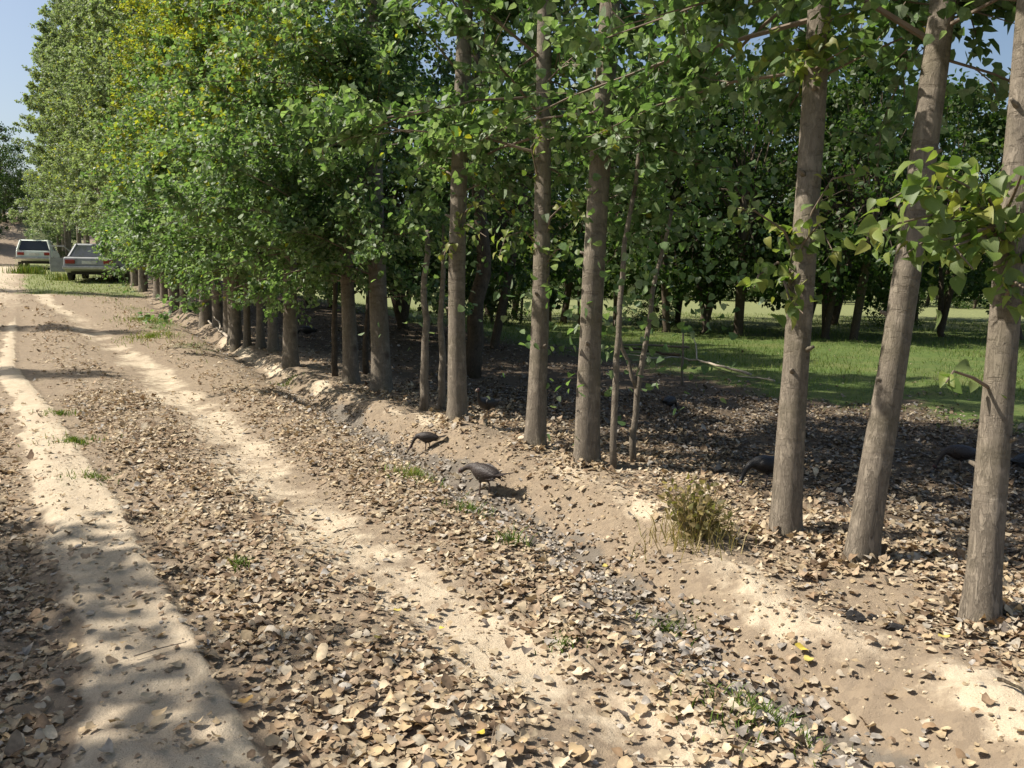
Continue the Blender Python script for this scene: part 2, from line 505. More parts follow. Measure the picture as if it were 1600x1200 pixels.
# template: base, R1, R2, tip, L2, L1 ; x across, y along
LT = np.array([(0, 0, 0), (.42, .16, 0), (.34, .58, 0), (0, 1, 0), (-.34, .58, 0), (-.42, .16, 0)])
LF = np.array([(0, 1, 2, 3), (3, 4, 5, 0)])
def leaves_arrays(P, axis, nrm, size, fold, bend, tint):
    n = len(P)
    a = norm(axis)
    u = norm(np.cross(a, nrm)); w = np.cross(u, a)
    lx = LT[None, :, 0] * np.ones((n, 1)); ly = LT[None, :, 1] * np.ones((n, 1))
    lz = fold[:, None] * np.abs(lx) + bend[:, None] * (ly - 0.4) ** 2
    V = P[:, None, :] + size[:, None, None] * (u[:, None, :] * lx[..., None] + a[:, None, :] * ly[..., None] + w[:, None, :] * lz[..., None])
    Fc = (np.arange(n)[:, None, None] * 6 + LF[None]).reshape(-1, 4)
    T = np.repeat(tint, 6, axis=0)
    return V.reshape(-1, 3), Fc, T

# dry leaf: rounded deltoid outline and three midrib points, cupped and twisted
DT = np.array([(0, 0), (.20, -.03), (.42, .08), (.50, .28), (.42, .52), (.24, .78), (0, 1.02), (-.24, .78), (-.42, .52), (-.50, .28), (-.42, .08), (-.20, -.03), (0, .30), (0, .64)])
DF = [(0, 1, 2, 12), (2, 3, 4, 12), (12, 4, 5, 13), (0, 12, 10, 11), (10, 12, 8, 9), (12, 13, 7, 8)]
DQ = np.array(DF)
DTRI = np.array([(13, 5, 6), (13, 6, 7)])
ND = len(DT)
def dry_faces(n):
    k = np.arange(n)[:, None, None] * ND
    return [(k + DQ[None]).reshape(-1, 4), (k + DTRI[None]).reshape(-1, 3)]
def dry_arrays(P, yaw, tilt, tdir, size, c1, c2, tw, tint, rng):
    n = len(P)
    lx = np.repeat(DT[None, :, 0], n, 0) * rng.uniform(.72, 1.12, (n, 1)) + rng.normal(0, .022, (n, ND))
    ly = np.repeat(DT[None, :, 1] - .45, n, 0) + rng.normal(0, .022, (n, ND))
    lz = c1[:, None] * lx ** 2 + c2[:, None] * ly ** 2 + tw[:, None] * lx * ly + rng.normal(0, .03, (n, ND))
    lz = lz + rng.normal(0, .10, (n, 1)) * np.sin(ly * 5 + rng.uniform(0, 6, (n, 1))) * np.abs(lx) * 2
    lz -= lz.min(axis=1, keepdims=True)
    cy, sy = np.cos(yaw)[:, None], np.sin(yaw)[:, None]
    X = cy * lx - sy * ly; Y = sy * lx + cy * ly
    tz = np.tan(tilt)[:, None] * (X * np.cos(tdir)[:, None] + Y * np.sin(tdir)[:, None])
    Z = lz + tz - np.minimum(tz.min(axis=1, keepdims=True), 0) * 0.6
    V = P[:, None, :] + size[:, None, None] * np.stack([X, Y, Z], -1)
    tt = np.repeat(tint[:, None, :], ND, 1) * rng.uniform(.74, 1.16, (n, ND, 1))
    tt[:, 12:14] *= 1.12
    return V.reshape(-1, 3), dry_faces(n), tt.reshape(-1, 3)
TAN = np.array([(0.48, 0.38, 0.24), (0.41, 0.315, 0.195), (0.55, 0.455, 0.31), (0.35, 0.255, 0.16), (0.27, 0.185, 0.11), (0.42, 0.36, 0.27), (0.46, 0.345, 0.20), (0.17, 0.115, 0.07)])
GREY = np.array([(0.37, 0.325, 0.26), (0.28, 0.24, 0.19), (0.44, 0.395, 0.33), (0.19, 0.155, 0.12)])
def dry_tint(x, y, rng):
    n = len(x)
    c = TAN[rng.choice(len(TAN), n, p=[.16, .18, .09, .17, .16, .08, .09, .07])].copy()
    s, t = st(x, y)
    di = ip(DITCH, s)
    g = rng.random(n) < np.exp(-((t - di) / 0.35) ** 2) * 0.68 + 0.35 * sstep(4.6, 5.6, t) + 0.03
    c[g] = GREY[rng.choice(4, g.sum(), p=[.35, .3, .2, .15])]
    old = sstep(4.4, 5.2, t + .3 * rng.normal(0, 1, n))      # old damp leaves under the trees, with shade painted in
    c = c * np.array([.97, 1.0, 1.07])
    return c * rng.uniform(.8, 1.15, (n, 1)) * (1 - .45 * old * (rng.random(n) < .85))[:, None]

def scatter(rng, r0, r1, dens, amax=56):
    area = math.radians(2 * amax) * .5 * (r1 * r1 - r0 * r0)
    n = int(area * dens)
    r = np.sqrt(rng.uniform(r0 * r0, r1 * r1, n)); a = rng.uniform(-math.radians(amax), math.radians(amax), n)
    return r * np.sin(a), r * np.cos(a)

def build_litter():
    rng = np.random.default_rng(11)
    groups = {'road': [[], [], []], 'shade': [[], [], []]}
    cnt = {'road': 0, 'shade': 0}
    for (r0, r1, dens, sc, mul) in ((1.2, 6, 1900, 1.0, 1), (6, 12, 1000, 1.08, 1), (12, 22, 170, 1.25, .9), (22, 40, 50, 1.6, .8)):
        x, y = scatter(rng, r0, r1, dens)
        b, g, mu, li = zones(x, y)
        keep = rng.random(len(x)) < li * mul
        x, y = x[keep], y[keep]
        n = len(x)
        size = np.clip(np.exp(rng.normal(math.log(.030), .36, n)), .010, .060) * sc
        lay = rng.random(n) ** 2
        z = height(x, y) + 0.002 + 0.014 * lay
        P = np.stack([x, y, z], -1)
        fl = rng.random(n)
        tilt = np.abs(rng.normal(0, .26, n)) * (0.6 + lay)
        c1 = rng.normal(.15, .8, n); c2 = rng.normal(.2, .65, n)
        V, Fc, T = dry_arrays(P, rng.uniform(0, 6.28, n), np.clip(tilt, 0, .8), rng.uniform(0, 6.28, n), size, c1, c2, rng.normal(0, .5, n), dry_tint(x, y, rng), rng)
        s, t = st(x, y)
        sh = t > 4.35
        for key, mk in (('road', ~sh), ('shade', sh)):
            idx = np.where(mk)[0]
            VV = V.reshape(n, ND, 3)[idx].reshape(-1, 3)
            cnt[key] += len(idx)
            groups[key][0].append(VV); groups[key][2].append(T.reshape(n, ND, 3)[idx].reshape(-1, 3))
    for key, lab in (('road', 'dry tan leaf litter strewn over the dirt track and ditch'), ('shade', 'greyish leaf litter in the shade behind the poplar row')):
        me = mesh_np('leaf_litter', np.vstack(groups[key][0]), dry_faces(cnt[key]), np.vstack(groups[key][2]), smooth=True)
        o = obj('leaf_litter', me, M['dry'])
        tag(o, lab, 'leaf litter', kind='stuff')
build_litter()

# the nearest leaves one by one
def build_single_leaves():
    rng = np.random.default_rng(21)
    meshes = []
    for k in range(14):
        c = TAN[k % 7][None] * 1.08
        V, Fc, T = dry_arrays(np.zeros((1, 3)), np.zeros(1), np.zeros(1), np.zeros(1), np.ones(1), rng.normal(.2, .6, 1), rng.normal(.25, .5, 1), rng.normal(0, .5, 1), c, rng)
        me = mesh_np('fallen_leaf', V, Fc, T, smooth=True); me.materials.append(M['dry']); meshes.append(me)
    n = 0
    while n < 285:
        px = rng.uniform(0, 1600); py = 1200 - abs(rng.normal(0, 110)) + 15
        v = G(px, py)
        b, g, mu, li = zones(np.array([v.x]), np.array([v.y]))
        if rng.random() > li[0] + .05: continue
        o = bpy.data.objects.new('fallen_leaf', meshes[n % 14])
        o.location = v + Vector((0, 0, .012 + .01 * rng.random()))
        o.rotation_euler = (rng.normal(0, .25), rng.normal(0, .25), rng.uniform(0, 6.28))
        o.scale = [rng.uniform(.034, .056)] * 3
        link(o)
        tag(o, 'large curled dry leaf on top of the litter closest to the viewer', 'leaf', 'curled dry leaves in the foreground')
        n += 1
    ym = []
    for c in ((0.60, 0.47, 0.08), (0.54, 0.45, 0.13), (0.50, 0.32, 0.12)):
        V, Fc, T = dry_arrays(np.zeros((1, 3)), np.zeros(1), np.zeros(1), np.zeros(1), np.ones(1), np.array([.25]), np.array([.2]), np.array([.1]), np.array([c]), rng)
        me = mesh_np('yellow_leaf', V, Fc, T, smooth=True); me.materials.append(M['dry']); ym.append(me)
    for px, py, k, sc, lab in ((1252, 1022, 0, .09, 'bright yellow leaf at the inner edge of the sandy ridge, paired with a smaller one'),
                        (1262, 1038, 1, .06, 'small yellow leaf just below the bright yellow one beside the sandy ridge'),
                        (1473, 1003, 1, .07, 'yellow green leaf among grey litter beyond the sandy ridge'),
                        (690, 990, 0, .05, 'tiny bright yellow leaf on the bare wheel track'),
                        (620, 962, 1, .055, 'pale yellow leaf at the left edge of the bare wheel track'),
                        (591, 1003, 1, .05, 'faint yellow leaf on the litter left of the wheel track'),
                        (752, 1157, 0, .05, 'small yellow leaf on the litter at the bottom of the track'),
                        (384, 1106, 2, .085, 'orange yellow leaf at the shaded edge of the pale band'),
                        (945, 890, 1, .05, 'yellowish leaf lying in the muddy ditch')):
        v = G(px, py)
        o = obj('yellow_leaf', ym[k]); o.location = v + Vector((0, 0, .025)); o.scale = [sc * .72] * 3
        o.rotation_euler = (random.uniform(-.2, .2), random.uniform(-.2, .2), random.uniform(0, 6))
        tag(o, lab, 'leaf')
build_single_leaves()

# ------------------------------------------------------------------ grass
def blades_arrays(P, h, w, lean, rng, tint):
    n = len(P)
    a = rng.uniform(0, 6.28, n)
    side = np.stack([np.cos(a), np.sin(a), np.zeros(n)], -1)
    b = rng.uniform(0, 6.28, n)
    ld = np.stack([np.cos(b), np.sin(b), np.zeros(n)], -1) * (lean * h)[:, None]
    up = np.zeros((n, 3)); up[:, 2] = h
    v0 = P - side * (w / 2)[:, None]; v1 = P + side * (w / 2)[:, None]
    v2 = P + up * .6 + ld * .35 + side * (w * .35)[:, None]; v3 = P + up * .6 + ld * .35 - side * (w * .35)[:, None]
    v4 = P + up * .95 + ld
    V = np.stack([v0, v1, v2, v3, v4], 1).reshape(-1, 3)
    k = np.arange(n)[:, None] * 5
    return V, k + np.array([[0, 1, 2, 3]]), k + np.array([[3, 2, 4]]), np.repeat(tint, 5, 0)
GRN = np.array([(0.095, 0.16, 0.03), (0.135, 0.205, 0.042), (0.175, 0.23, 0.06), (0.23, 0.235, 0.09), (0.075, 0.125, 0.025)])
def blades_obj(name, P, h, w, lean, rng, tint, parent=None):
    V, Q, T, C = blades_arrays(P, h, w, lean, rng, tint)
    return obj(name, mesh_np(name, V, [Q, T], C), M['blade'], parent)

def build_field():
    rng = np.random.default_rng(5)
    PS, HS = [], []
    for r0, r1, dens, sc in ((6, 14, 420, 1), (14, 24, 190, 1.5), (24, 40, 60, 2.3)):
        x, y = scatter(rng, r0, r1, dens, 50)
        b, g, mu, li = zones(x, y)
        s, t = st(x, y)
        k = (rng.random(len(x)) < g * (0.55 + .5 * wav(x, y, 1.3))) & (t > 4.5)
        x, y = x[k], y[k]
        PS.append(np.stack([x, y, height(x, y) - .01], -1)); HS.append(np.full(len(x), sc))
    P = np.vstack(PS); sc = np.concatenate(HS); n = len(P)
    c = GRN[rng.choice(5, n, p=[.25, .3, .25, .1, .1])] * rng.uniform(.8, 1.2, (n, 1))
    o = blades_obj('field_grass', P, rng.uniform(.03, .10, n) * (.6 + .4 * sc), .007 * sc, rng.uniform(.2, 1.0, n), rng, c)
    tag(o, 'short green grass of the meadow behind the poplar row', 'grass', kind='stuff')
    # verge by the cars and along the track
    x, y = scatter(rng, 12, 44, 60, 40)
    s, t = st(x, y)
    b, g, mu, li = zones(x, y)
    k = (rng.random(len(x)) < g * .9) & (t < 4.2) & (t > -2)
    x, y = x[k], y[k]; n = len(x)
    c = GRN[rng.choice(5, n, p=[.15, .25, .3, .25, .05])] * rng.uniform(.8, 1.2, (n, 1))
    o = blades_obj('verge_grass', np.stack([x, y, height(x, y) - .01], -1), rng.uniform(.05, .13, n), np.full(n, .016), rng.uniform(.2, .9, n), rng, c)
    tag(o, 'thin green grass along the far end of the track by the cars', 'grass', kind='stuff')
build_field()

def tuft(px, py, rx, n, hmax, label, seed, col=0):
    rng = np.random.default_rng(seed)
    c0 = G(px, py)
    ra = np.abs(rng.normal(0, .5, n)) * rx; a = rng.uniform(0, 6.28, n)
    x, y = ra * np.cos(a), ra * np.sin(a)
    z = height(c0.x + x, c0.y + y) - c0.z - .005
    if col == 0: c = GRN[rng.choice(5, n, p=[.3, .3, .2, .1, .1])]
    elif col == 1: c = GRN[rng.choice(5, n, p=[.05, .2, .35, .4, 0])] * 1.15
    else: c = np.array([(.30, .25, .11), (.22, .21, .08), (.38, .31, .16)])[rng.choice(3, n)]
    o = blades_obj('grass_tuft', np.stack([x, y, z], -1), hmax * rng.uniform(.4, 1, n), np.full(n, .006 + .0004 * c0.y), rng.uniform(.2, 1.1, n), rng, c * rng.uniform(.8, 1.2, (n, 1)))
    o.location = c0
    tag(o, label, 'grass tuft', kind='stuff')
for k, a in enumerate([
    (1195, 1125, .34, 330, .085, 'wide green grass patch between the sandy ridge and the bottom of the picture'),
    (800, 850, .13, 90, .10, 'small dark green weed tuft in the litter below the muddy ditch'),
    (650, 745, .30, 260, .09, 'yellowish green grass patch left of the pecking turkeys'),
    (735, 800, .22, 160, .08, 'green sprouts in the litter just in front of the standing turkey'),
    (1040, 985, .22, 100, .07, 'sparse grass sprouts in the grey litter of the ditch'),
    (880, 1010, .12, 60, .06, 'tiny grass tuft at the right edge of the bare wheel track'),
    (375, 885, .10, 60, .08, 'thin dark grass tuft between the two wheel tracks'),
    (118, 690, .30, 240, .07, 'strip of green grass along the inner edge of the pale band'),
    (145, 745, .22, 150, .06, 'lower tuft of grass along the inner edge of the pale band'),
    (95, 648, .25, 150, .07, 'upper tuft of grass along the inner edge of the pale band'),
    (235, 527, .8, 420, .12, 'large green grass patch beside the pale fallen stick'),
    (225, 500, .8, 350, .12, 'green grass patch above the larger one beside the fallen stick'),
    (450, 600, .3, 120, .07, 'faint grass tuft on the leaf covered verge near the slim trunks')]):
    tuft(*a, seed=100 + k, col=1 if k in (2, 10, 11) else 0)

# ------------------------------------------------------------------ trees
GP = np.array([(0.096, 0.165, 0.064), (0.132, 0.212, 0.086), (0.178, 0.266, 0.113), (0.228, 0.315, 0.15), (0.235, 0.295, 0.185)])
YP = np.array([(0.36, 0.36, 0.05), (0.30, 0.34, 0.06), (0.44, 0.39, 0.05)])
PALE = np.array([(0.23, 0.285, 0.17), (0.265, 0.315, 0.195), (0.20, 0.255, 0.14), (0.29, 0.325, 0.21)])
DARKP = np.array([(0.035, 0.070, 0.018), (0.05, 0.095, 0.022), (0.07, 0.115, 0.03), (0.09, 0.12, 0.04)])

def trunk_mesh(name, H, r0, seed, flare=0.35, n=16, wob=0.05, knots=6):
    rng = np.random.default_rng(seed)
    zs = np.concatenate([[-.12, 0, .05, .12, .22, .35, .55], np.linspace(.8, H, int(10 + H * 3))])
    ph = rng.uniform(0, 6.28, 8)
    th = np.linspace(0, 2 * np.pi, n, endpoint=False)
    lob = rng.uniform(.6, 1.3, 3)
    kz = rng.uniform(.6, 5.5, knots); kt = rng.uniform(0, 6.28, knots)
    V = []
    for z in zs:
        u = max(z, 0) / H
        r = r0 * (1 - u) ** 0.62 * (1 - .12 * min(max(z, 0), 1.0)) + 0.008
        fl = flare * math.exp(-max(z, 0) / .13)
        cx = wob * (math.sin(z * .8 + ph[0]) - math.sin(ph[0])) * min(1, max(z, 0)) * .6
        cy = wob * (math.sin(z * .7 + ph[1]) - math.sin(ph[1])) * min(1, max(z, 0)) * .6
        rr = r * (1 + fl * (0.55 + .45 * np.cos(th * 3 + ph[2]) * lob[0] + .25 * np.cos(th * 5 + ph[3]))
                  + .035 * np.cos(2 * th + ph[4] + z * .6) + .025 * np.cos(3 * th + ph[5] - z * 1.1) + .018 * np.sin(z * 6 + ph[6]) + .012 * np.cos(7 * th + z * .2))
        for a, b in zip(kz, kt):
            d2 = ((z - a) / .07) ** 2 + ((np.mod(th - b + math.pi, 2 * math.pi) - math.pi) / .35) ** 2
            rr = rr * (1 + .10 * np.exp(-d2))
        V.append(np.stack([cx + rr * np.cos(th), cy + rr * np.sin(th), np.full(n, z)], -1))
    V = np.array(V).reshape(-1, 3)
    m = len(zs)
    i = np.arange(m - 1)[:, None] * n; j = np.arange(n)[None]; j2 = (j + 1) % n
    Q = np.stack([i + j, i + j2, i + n + j2, i + n + j], -1).reshape(-1, 4)
    top = np.arange((m - 1) * n, m * n)[None]
    def centre(z):
        return (wob * (math.sin(z * .8 + ph[0]) - math.sin(ph[0])) * min(1, max(z, 0)) * .6,
                wob * (math.sin(z * .7 + ph[1]) - math.sin(ph[1])) * min(1, max(z, 0)) * .6)
    return mesh_np(name, V, [Q, top], smooth=True), centre

def crown_arrays(seed, H, zb, rfun, nbr, ntw, nlf, lsize, bias=(-.87, -.49), bamt=.3, pal=GP, yel=0.0, yz=0.0, centre=None, droop=.25, skirt=0, keep=None):
    """branches along a straight stem, twigs on them, leaves on the twigs"""
    rng = np.random.default_rng(seed)
    wood = MB(); LP = []; LA = []; LN = []
    ba = math.atan2(bias[1], bias[0])
    for k in range(nbr + skirt):
        z0 = zb + (H - zb - .4) * (k + rng.random()) / nbr
        az = k * 2.39996 + rng.normal(0, .35)
        if k >= nbr:
            z0 = zb + .3 + 2.9 * (k - nbr + rng.random()) / skirt
            az = ba + .45 + rng.uniform(-1.25, 1.25)
        el = rad(rng.uniform(28, 58)) if z0 > zb + 1.2 and k < nbr else rad(rng.uniform(-5, 32))
        L = rfun(z0) * rng.uniform(.65, 1.2) * (1 + bamt * math.cos(az - ba))
        c = centre(z0) if centre else (0, 0)
        d = np.array([math.cos(az) * math.cos(el), math.sin(az) * math.cos(el), math.sin(el)])
        dr = droop * L * rng.uniform(.4, 1.3)
        def bp(u): return np.array([c[0], c[1], z0]) + d * (L * u) - np.array([0, 0, dr * u * u])
        pts = [bp(u) for u in (0, .3, .65, 1)]
        if keep is not None and not keep(np.array([bp(.45), bp(.75), bp(1.0)])).all(): continue
        br = .004 + .0048 * L
        wood.tube(pts, [br, br * .75, br * .45, br * .15], 5, cap=False)
        for q in range(ntw):
            u = rng.uniform(.18, 1.0) if q else 1.0
            p0 = bp(u)
            td = norm(d * .8 + rng.normal(0, .75, 3) + np.array([0, 0, .05]))
            tl = rng.uniform(.22, .55) * (1.1 - .35 * u)
            p1 = p0 + td * tl + np.array([0, 0, -.08 * tl])
            wood.tube([p0, (p0 + p1) / 2 + rng.normal(0, .015, 3), p1], [.005, .004, .002], 3, cap=False)
            m = max(2, int(nlf * rng.uniform(.6, 1.4)))
            uu = rng.uniform(.1, 1.08, m)
            pp = p0 + (p1 - p0) * uu[:, None] + rng.normal(0, .045, (m, 3))
            out = np.array([math.cos(az), math.sin(az), 0.0])
            ax = norm(rng.normal(0, .8, (m, 3)) + out * .5 + td * .4 + np.array([0, 0, -.55]))
            nn = norm(rng.normal(0, .55, (m, 3)) + np.array([0, 0, .75]) + out * .55)
            LP.append(pp); LA.append(ax); LN.append(nn)
    P = np.vstack(LP); n = len(P)
    A_, N_ = np.vstack(LA), np.vstack(LN)
    if keep is not None:
        kk = keep(P)
        P, A_, N_ = P[kk], A_[kk], N_[kk]
        n = len(P)
    t = pal[rng.integers(0, len(pal), n)] * rng.uniform(.8, 1.2, (n, 1))
    if yel > 0:
        pr = yel * np.clip((P[:, 2] - yz) / 1.5, 0.05, 1) * np.clip(.6 + wav(P[:, 0] + seed, P[:, 2], 1.6), 0, 1.6)
        y = rng.random(n) < pr
        t[y] = YP[rng.integers(0, 3, y.sum())] * rng.uniform(.7, 1.2, (y.sum(), 1))
    sz = np.clip(rng.normal(lsize, lsize * .22, n), lsize * .45, lsize * 1.6)
    V, Fc, T = leaves_arrays(P, A_, N_, sz, rng.uniform(-.1, .45, n), rng.uniform(-.5, .2, n), t)
    return wood, V, Fc, T

def copy_tree(root, loc, label=None, group=None, rz=0.0, sc=1.0):
    c = root.copy(); COL.objects.link(c)
    c.location = loc; c.rotation_mode = 'XYZ'; c.rotation_euler = (0, 0, rz); c.scale = (sc, sc, sc)
    if label: c['label'] = label
    if group: c['group'] = group
    for ch in root.children:
        d = ch.copy(); COL.objects.link(d); d.parent = c
        for g in ch.children:
            e = g.copy(); COL.objects.link(e); e.parent = d
    return c

def poplar(name, base, lean, H, r0, seed, label, group, crown, mats=('bark', 'twig', 'leaf'), flare=.34):
    root = empty(name, base, label, 'tree', group)
    root.rotation_mode = 'QUATERNION'
    root.rotation_quaternion = Vector((0, 0, 1)).rotation_difference(Vector(lean).normalized())
    me, centre = trunk_mesh('trunk', H, r0, seed, flare)
    obj('trunk', me, M[mats[0]], root)
    w, V, Fc, T = crown_arrays(seed, H, centre=centre, **crown)
    w.build('branches', M[mats[1]], root)
    obj('crown', mesh_np('crown', V, Fc, T), M[mats[2]], root)
    return root, centre

def lean_of(base, px, py):
    """direction from the foot to where the trunk crosses a pixel, at the same distance"""
    zc = -(CAMR.inverted() @ (base - Vector((0, 0, CAMZ)))).z
    d = px_ray(px, py)
    return (Vector((0, 0, CAMZ)) + d * zc) - base

# the crowns of the front trees are cut back on the track side so the sun reaches the trunk feet,
# and cut open along the sun's path to light the low shoots
SUNN = np.array(SUN_DIR)
def front_keep(base, lean, bare=None):
    rot = Vector((0, 0, 1)).rotation_difference(Vector(lean).normalized()).to_matrix()
    RM = np.array(rot); B = np.array(base)
    gaps = [(np.array(P_), r_) for P_, r_ in GAPS]
    def f(P):
        W = P @ RM.T + B
        s_, t_ = st(W[:, 0], W[:, 1])
        zz = W[:, 2] - 1.36 * (4.05 - t_) - .35 + .45 * wav(W[:, 0], W[:, 1] + W[:, 2], 1.5, 3.0)
        k = (zz > 0) | (t_ > 4.3)
        if bare is not None:      # boughs left out on the side facing the camera, so the trunk shows
            v = W - B - np.array(lean)[None] / max(lean[2], .1) * (W[:, 2:3] - B[2])
            l = np.hypot(v[:, 0], v[:, 1]) + 1e-6
            k &= ~(((v[:, 0] * bare[0] + v[:, 1] * bare[1]) / l > .90) & (l > .05))
        for c, r in gaps:
            v = W - c; a = v @ SUNN
            d = np.linalg.norm(v - a[:, None] * SUNN, axis=1)
            k &= ~((a > -.2) & (d < r))
        return k
    return f

def prof(rmax, H, zb, top=False):
    if top: return lambda z: rmax * max(.3, 1 - (max(0, z - zb) / (H - zb)) ** 1.8 * .75)
    return lambda z: rmax * (0.45 + 0.55 * min(1, (z - zb + .3) / 1.8)) * max(.25, 1 - (max(0, z - zb) / (H - zb)) ** 1.6 * .8)

GROUP_ROW = 'slim trees of the row beside the dirt track'
near = [
    # foot px, foot py, width px, upper px, py, H, crown base, branches, label
    (1533, 968, 66, 1585, 250, 12.5, 2.75, 46, 'outermost slim tree of the row, its trunk cut by the right picture edge above'),
    (1345, 872, 60, 1457, 100, 12.5, 2.75, 46, 'strongly leaning tree of the row with a pale mottled trunk'),
    (1228, 835, 56, 1260, 60, 13.0, 2.7, 50, 'straight tree of the row with long leafy shoots low on its trunk'),
    (915, 724, 52, 944, 20, 13.0, 2.7, 54, 'thick straight bare trunk with two thin saplings standing just right of it'),
    (836, 696, 40, 857, 40, 12.5, 2.1, 54, 'slim pale trunk just left of the thick straight bare one, leafy shoots at mid height'),
    (714, 655, 40, 722, 40, 13.0, 2.2, 60, 'tree of the row in front of a dark crooked trunk, nearest to the walking turkey'),
]
row_st = []
def on_ray(px, py, zc):
    return Vector((0, 0, CAMZ)) + px_ray(px, py) * zc
GAPS = [(on_ray(1470, 330, 3.75), .58), (on_ray(1400, 370, 3.7), .42), (on_ray(1220, 350, 5.1), .22), (on_ray(1545, 330, 3.9), .4)]
for k, (bx, by, wpx, ux, uy, H, zb, nb, lab) in enumerate(near):
    b = G(bx, by)
    zc = -(CAMR.inverted() @ (b - Vector((0, 0, CAMZ)))).z
    r0 = wpx * zc / 1330 / 2 * .74
    b.z -= 0.02
    root, cen = poplar('poplar_tree', b, lean_of(b, ux, uy), H, r0, 40 + k, lab, GROUP_ROW,
           dict(zb=zb, rfun=prof(1.95 if k < 3 else 1.7, H, zb, True), nbr=nb + 44, ntw=12, nlf=27, lsize=.075, bias=(-1, .12), bamt=.45, yel=.015 if k < 5 else .05, yz=1.5, keep=front_keep(b, lean_of(b, ux, uy), norm(np.array([-b.x, -b.y])) if k >= 3 else None), skirt=0))
    row_st.append(root)
    rs = np.random.default_rng(900 + k)
    for q in range(5):
        z = rs.uniform(.7, 2.9); az = rs.uniform(1.8, 5.6); c = cen(z)
        rr_ = r0 * (1 - z / H) ** .62 * (1 - .12 * min(z, 1))
        d = Vector((math.cos(az), math.sin(az), .35))
        mb = MB(); p0 = Vector((c[0], c[1], z)) + Vector((math.cos(az), math.sin(az), 0)) * rr_ * .8
        ln_ = rs.uniform(.025, .06)
        mb.tube([p0, p0 + d * (rr_ * .2 + ln_ * .4), p0 + d * (rr_ * .2 + ln_)], [rs.uniform(.018, .028), .013, .009], 8, jag=.15)
        mb.build('branch_stub', M['bark'], root, smooth=True)
# the leafier middle of the row
mid = [
    (597, 612, 40, 588, 150, 'stout trunk under hanging foliage, next left after a gap from the dark crooked trunk'),
    (548, 598, 32, 540, 200, 'trunk close on the left of the stout one under the hanging foliage'),
    (455, 570, 29, 440, 150, 'trunk standing forward of the tight cluster, leaning slightly left'),
    (427, 548, 20, 421, 200, 'dark trunk of the tight cluster, behind the one that stands forward'),
    (407, 542, 16, 402, 200, 'thin dark trunk in the middle of the tight cluster'),
    (386, 540, 13, 383, 200, 'thinnest pale trunk of the tight cluster, next to its edge tree'),
    (368, 545, 19, 362, 200, 'pale edge trunk of the tight cluster with a forked stick leaning at its foot'),
]
for k, (bx, by, wpx, ux, uy, lab) in enumerate(mid):
    b = G(bx, by)
    zc = -(CAMR.inverted() @ (b - Vector((0, 0, CAMZ)))).z
    r0 = wpx * zc / 1330 / 2 * .76
    b.z -= 0.02
    slim = k in (3, 4, 5)
    H = 12.5 if not slim else 10.5
    yel = .15 if k < 2 else .75
    poplar('poplar_tree', b, lean_of(b, ux, uy), H, r0, 70 + k, lab, GROUP_ROW,
           dict(zb=1.2, rfun=prof(1.8, H, .6), nbr=(74 if not slim else 52), ntw=12, nlf=34, lsize=.063, bamt=.45 if k < 2 else .25, yel=yel, yz=2.4, skirt=(34 if k < 2 else 18 if k < 6 else 10)))
# the far part of the row: a few patterns, then copies
protos = []
far_s = 17.2
rngf = np.random.default_rng(9)
cnt = 0
while far_s < 58:
    t = 3.55 + rngf.normal(0, .12) + (-0.105 * max(0, far_s - 38))
    x, y = xy(far_s, t)
    loc = Vector((x, y, ground(x, y) - .02))
    pale = far_s > 28
    lab = ('slim yellowing tree of the row between the tight trunk cluster and the cars' if not pale
           else 'pale grey green tree at the far end of the row beside and beyond the cars')
    kind = 1 if pale else 0
    have = [p for p in protos if p[0] == kind]
    if len(have) < (3 if kind == 0 else 4):
        H = rngf.uniform(12, 13.5) if not pale else rngf.uniform(13.5, 16.5)
        root, _ = poplar('poplar_tree', loc, (rngf.normal(0, .01), rngf.normal(0, .01), 1), H, rngf.uniform(.10, .14), 200 + cnt, lab, 'far trees of the row' if not pale else 'pale trees at the end of the row',
            dict(zb=1.45 if not pale else 2.0, rfun=prof(1.45 if not pale else 2.2, H, .5), nbr=70, ntw=11, nlf=30, lsize=.067 if not pale else .088, bamt=.3,
                 skirt=26 if not pale else 0, pal=GP if not pale else PALE, yel=.85 if not pale else .10, yz=2.8))
        protos.append((kind, root))
    else:
        p = have[rngf.integers(len(have))][1]
        copy_tree(p, loc, lab, rz=rngf.uniform(-.6, .6), sc=rngf.uniform(.9, 1.08))
    cnt += 1
    far_s += rngf.uniform(.95, 1.35) * (1 if not pale else 1.35)

def foot_piles():
    rng = np.random.default_rng(88); P = []
    for o in row_st:
        b = o.location
        n = 170
        ra = .10 + np.abs(rng.normal(0, .13, n)); a = rng.uniform(0, 6.28, n)
        x, y = b.x + ra * np.cos(a), b.y + ra * np.sin(a)
        P.append(np.stack([x, y, height(x, y) + .005 + .05 * np.exp(-(ra - .1) / .07) * rng.random(n)], -1))
    P = np.vstack(P); n = len(P)
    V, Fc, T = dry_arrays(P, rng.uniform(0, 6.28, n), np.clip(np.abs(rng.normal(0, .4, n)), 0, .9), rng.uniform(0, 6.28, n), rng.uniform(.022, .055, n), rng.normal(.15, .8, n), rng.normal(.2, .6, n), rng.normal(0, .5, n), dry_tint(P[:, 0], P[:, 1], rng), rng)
    o = obj('leaf_litter', mesh_np('leaf_litter', V, Fc, T, smooth=True), M['dry'])
    tag(o, 'dry leaves piled around the feet of the nearest trunks', 'leaf litter', kind='stuff')
foot_piles()

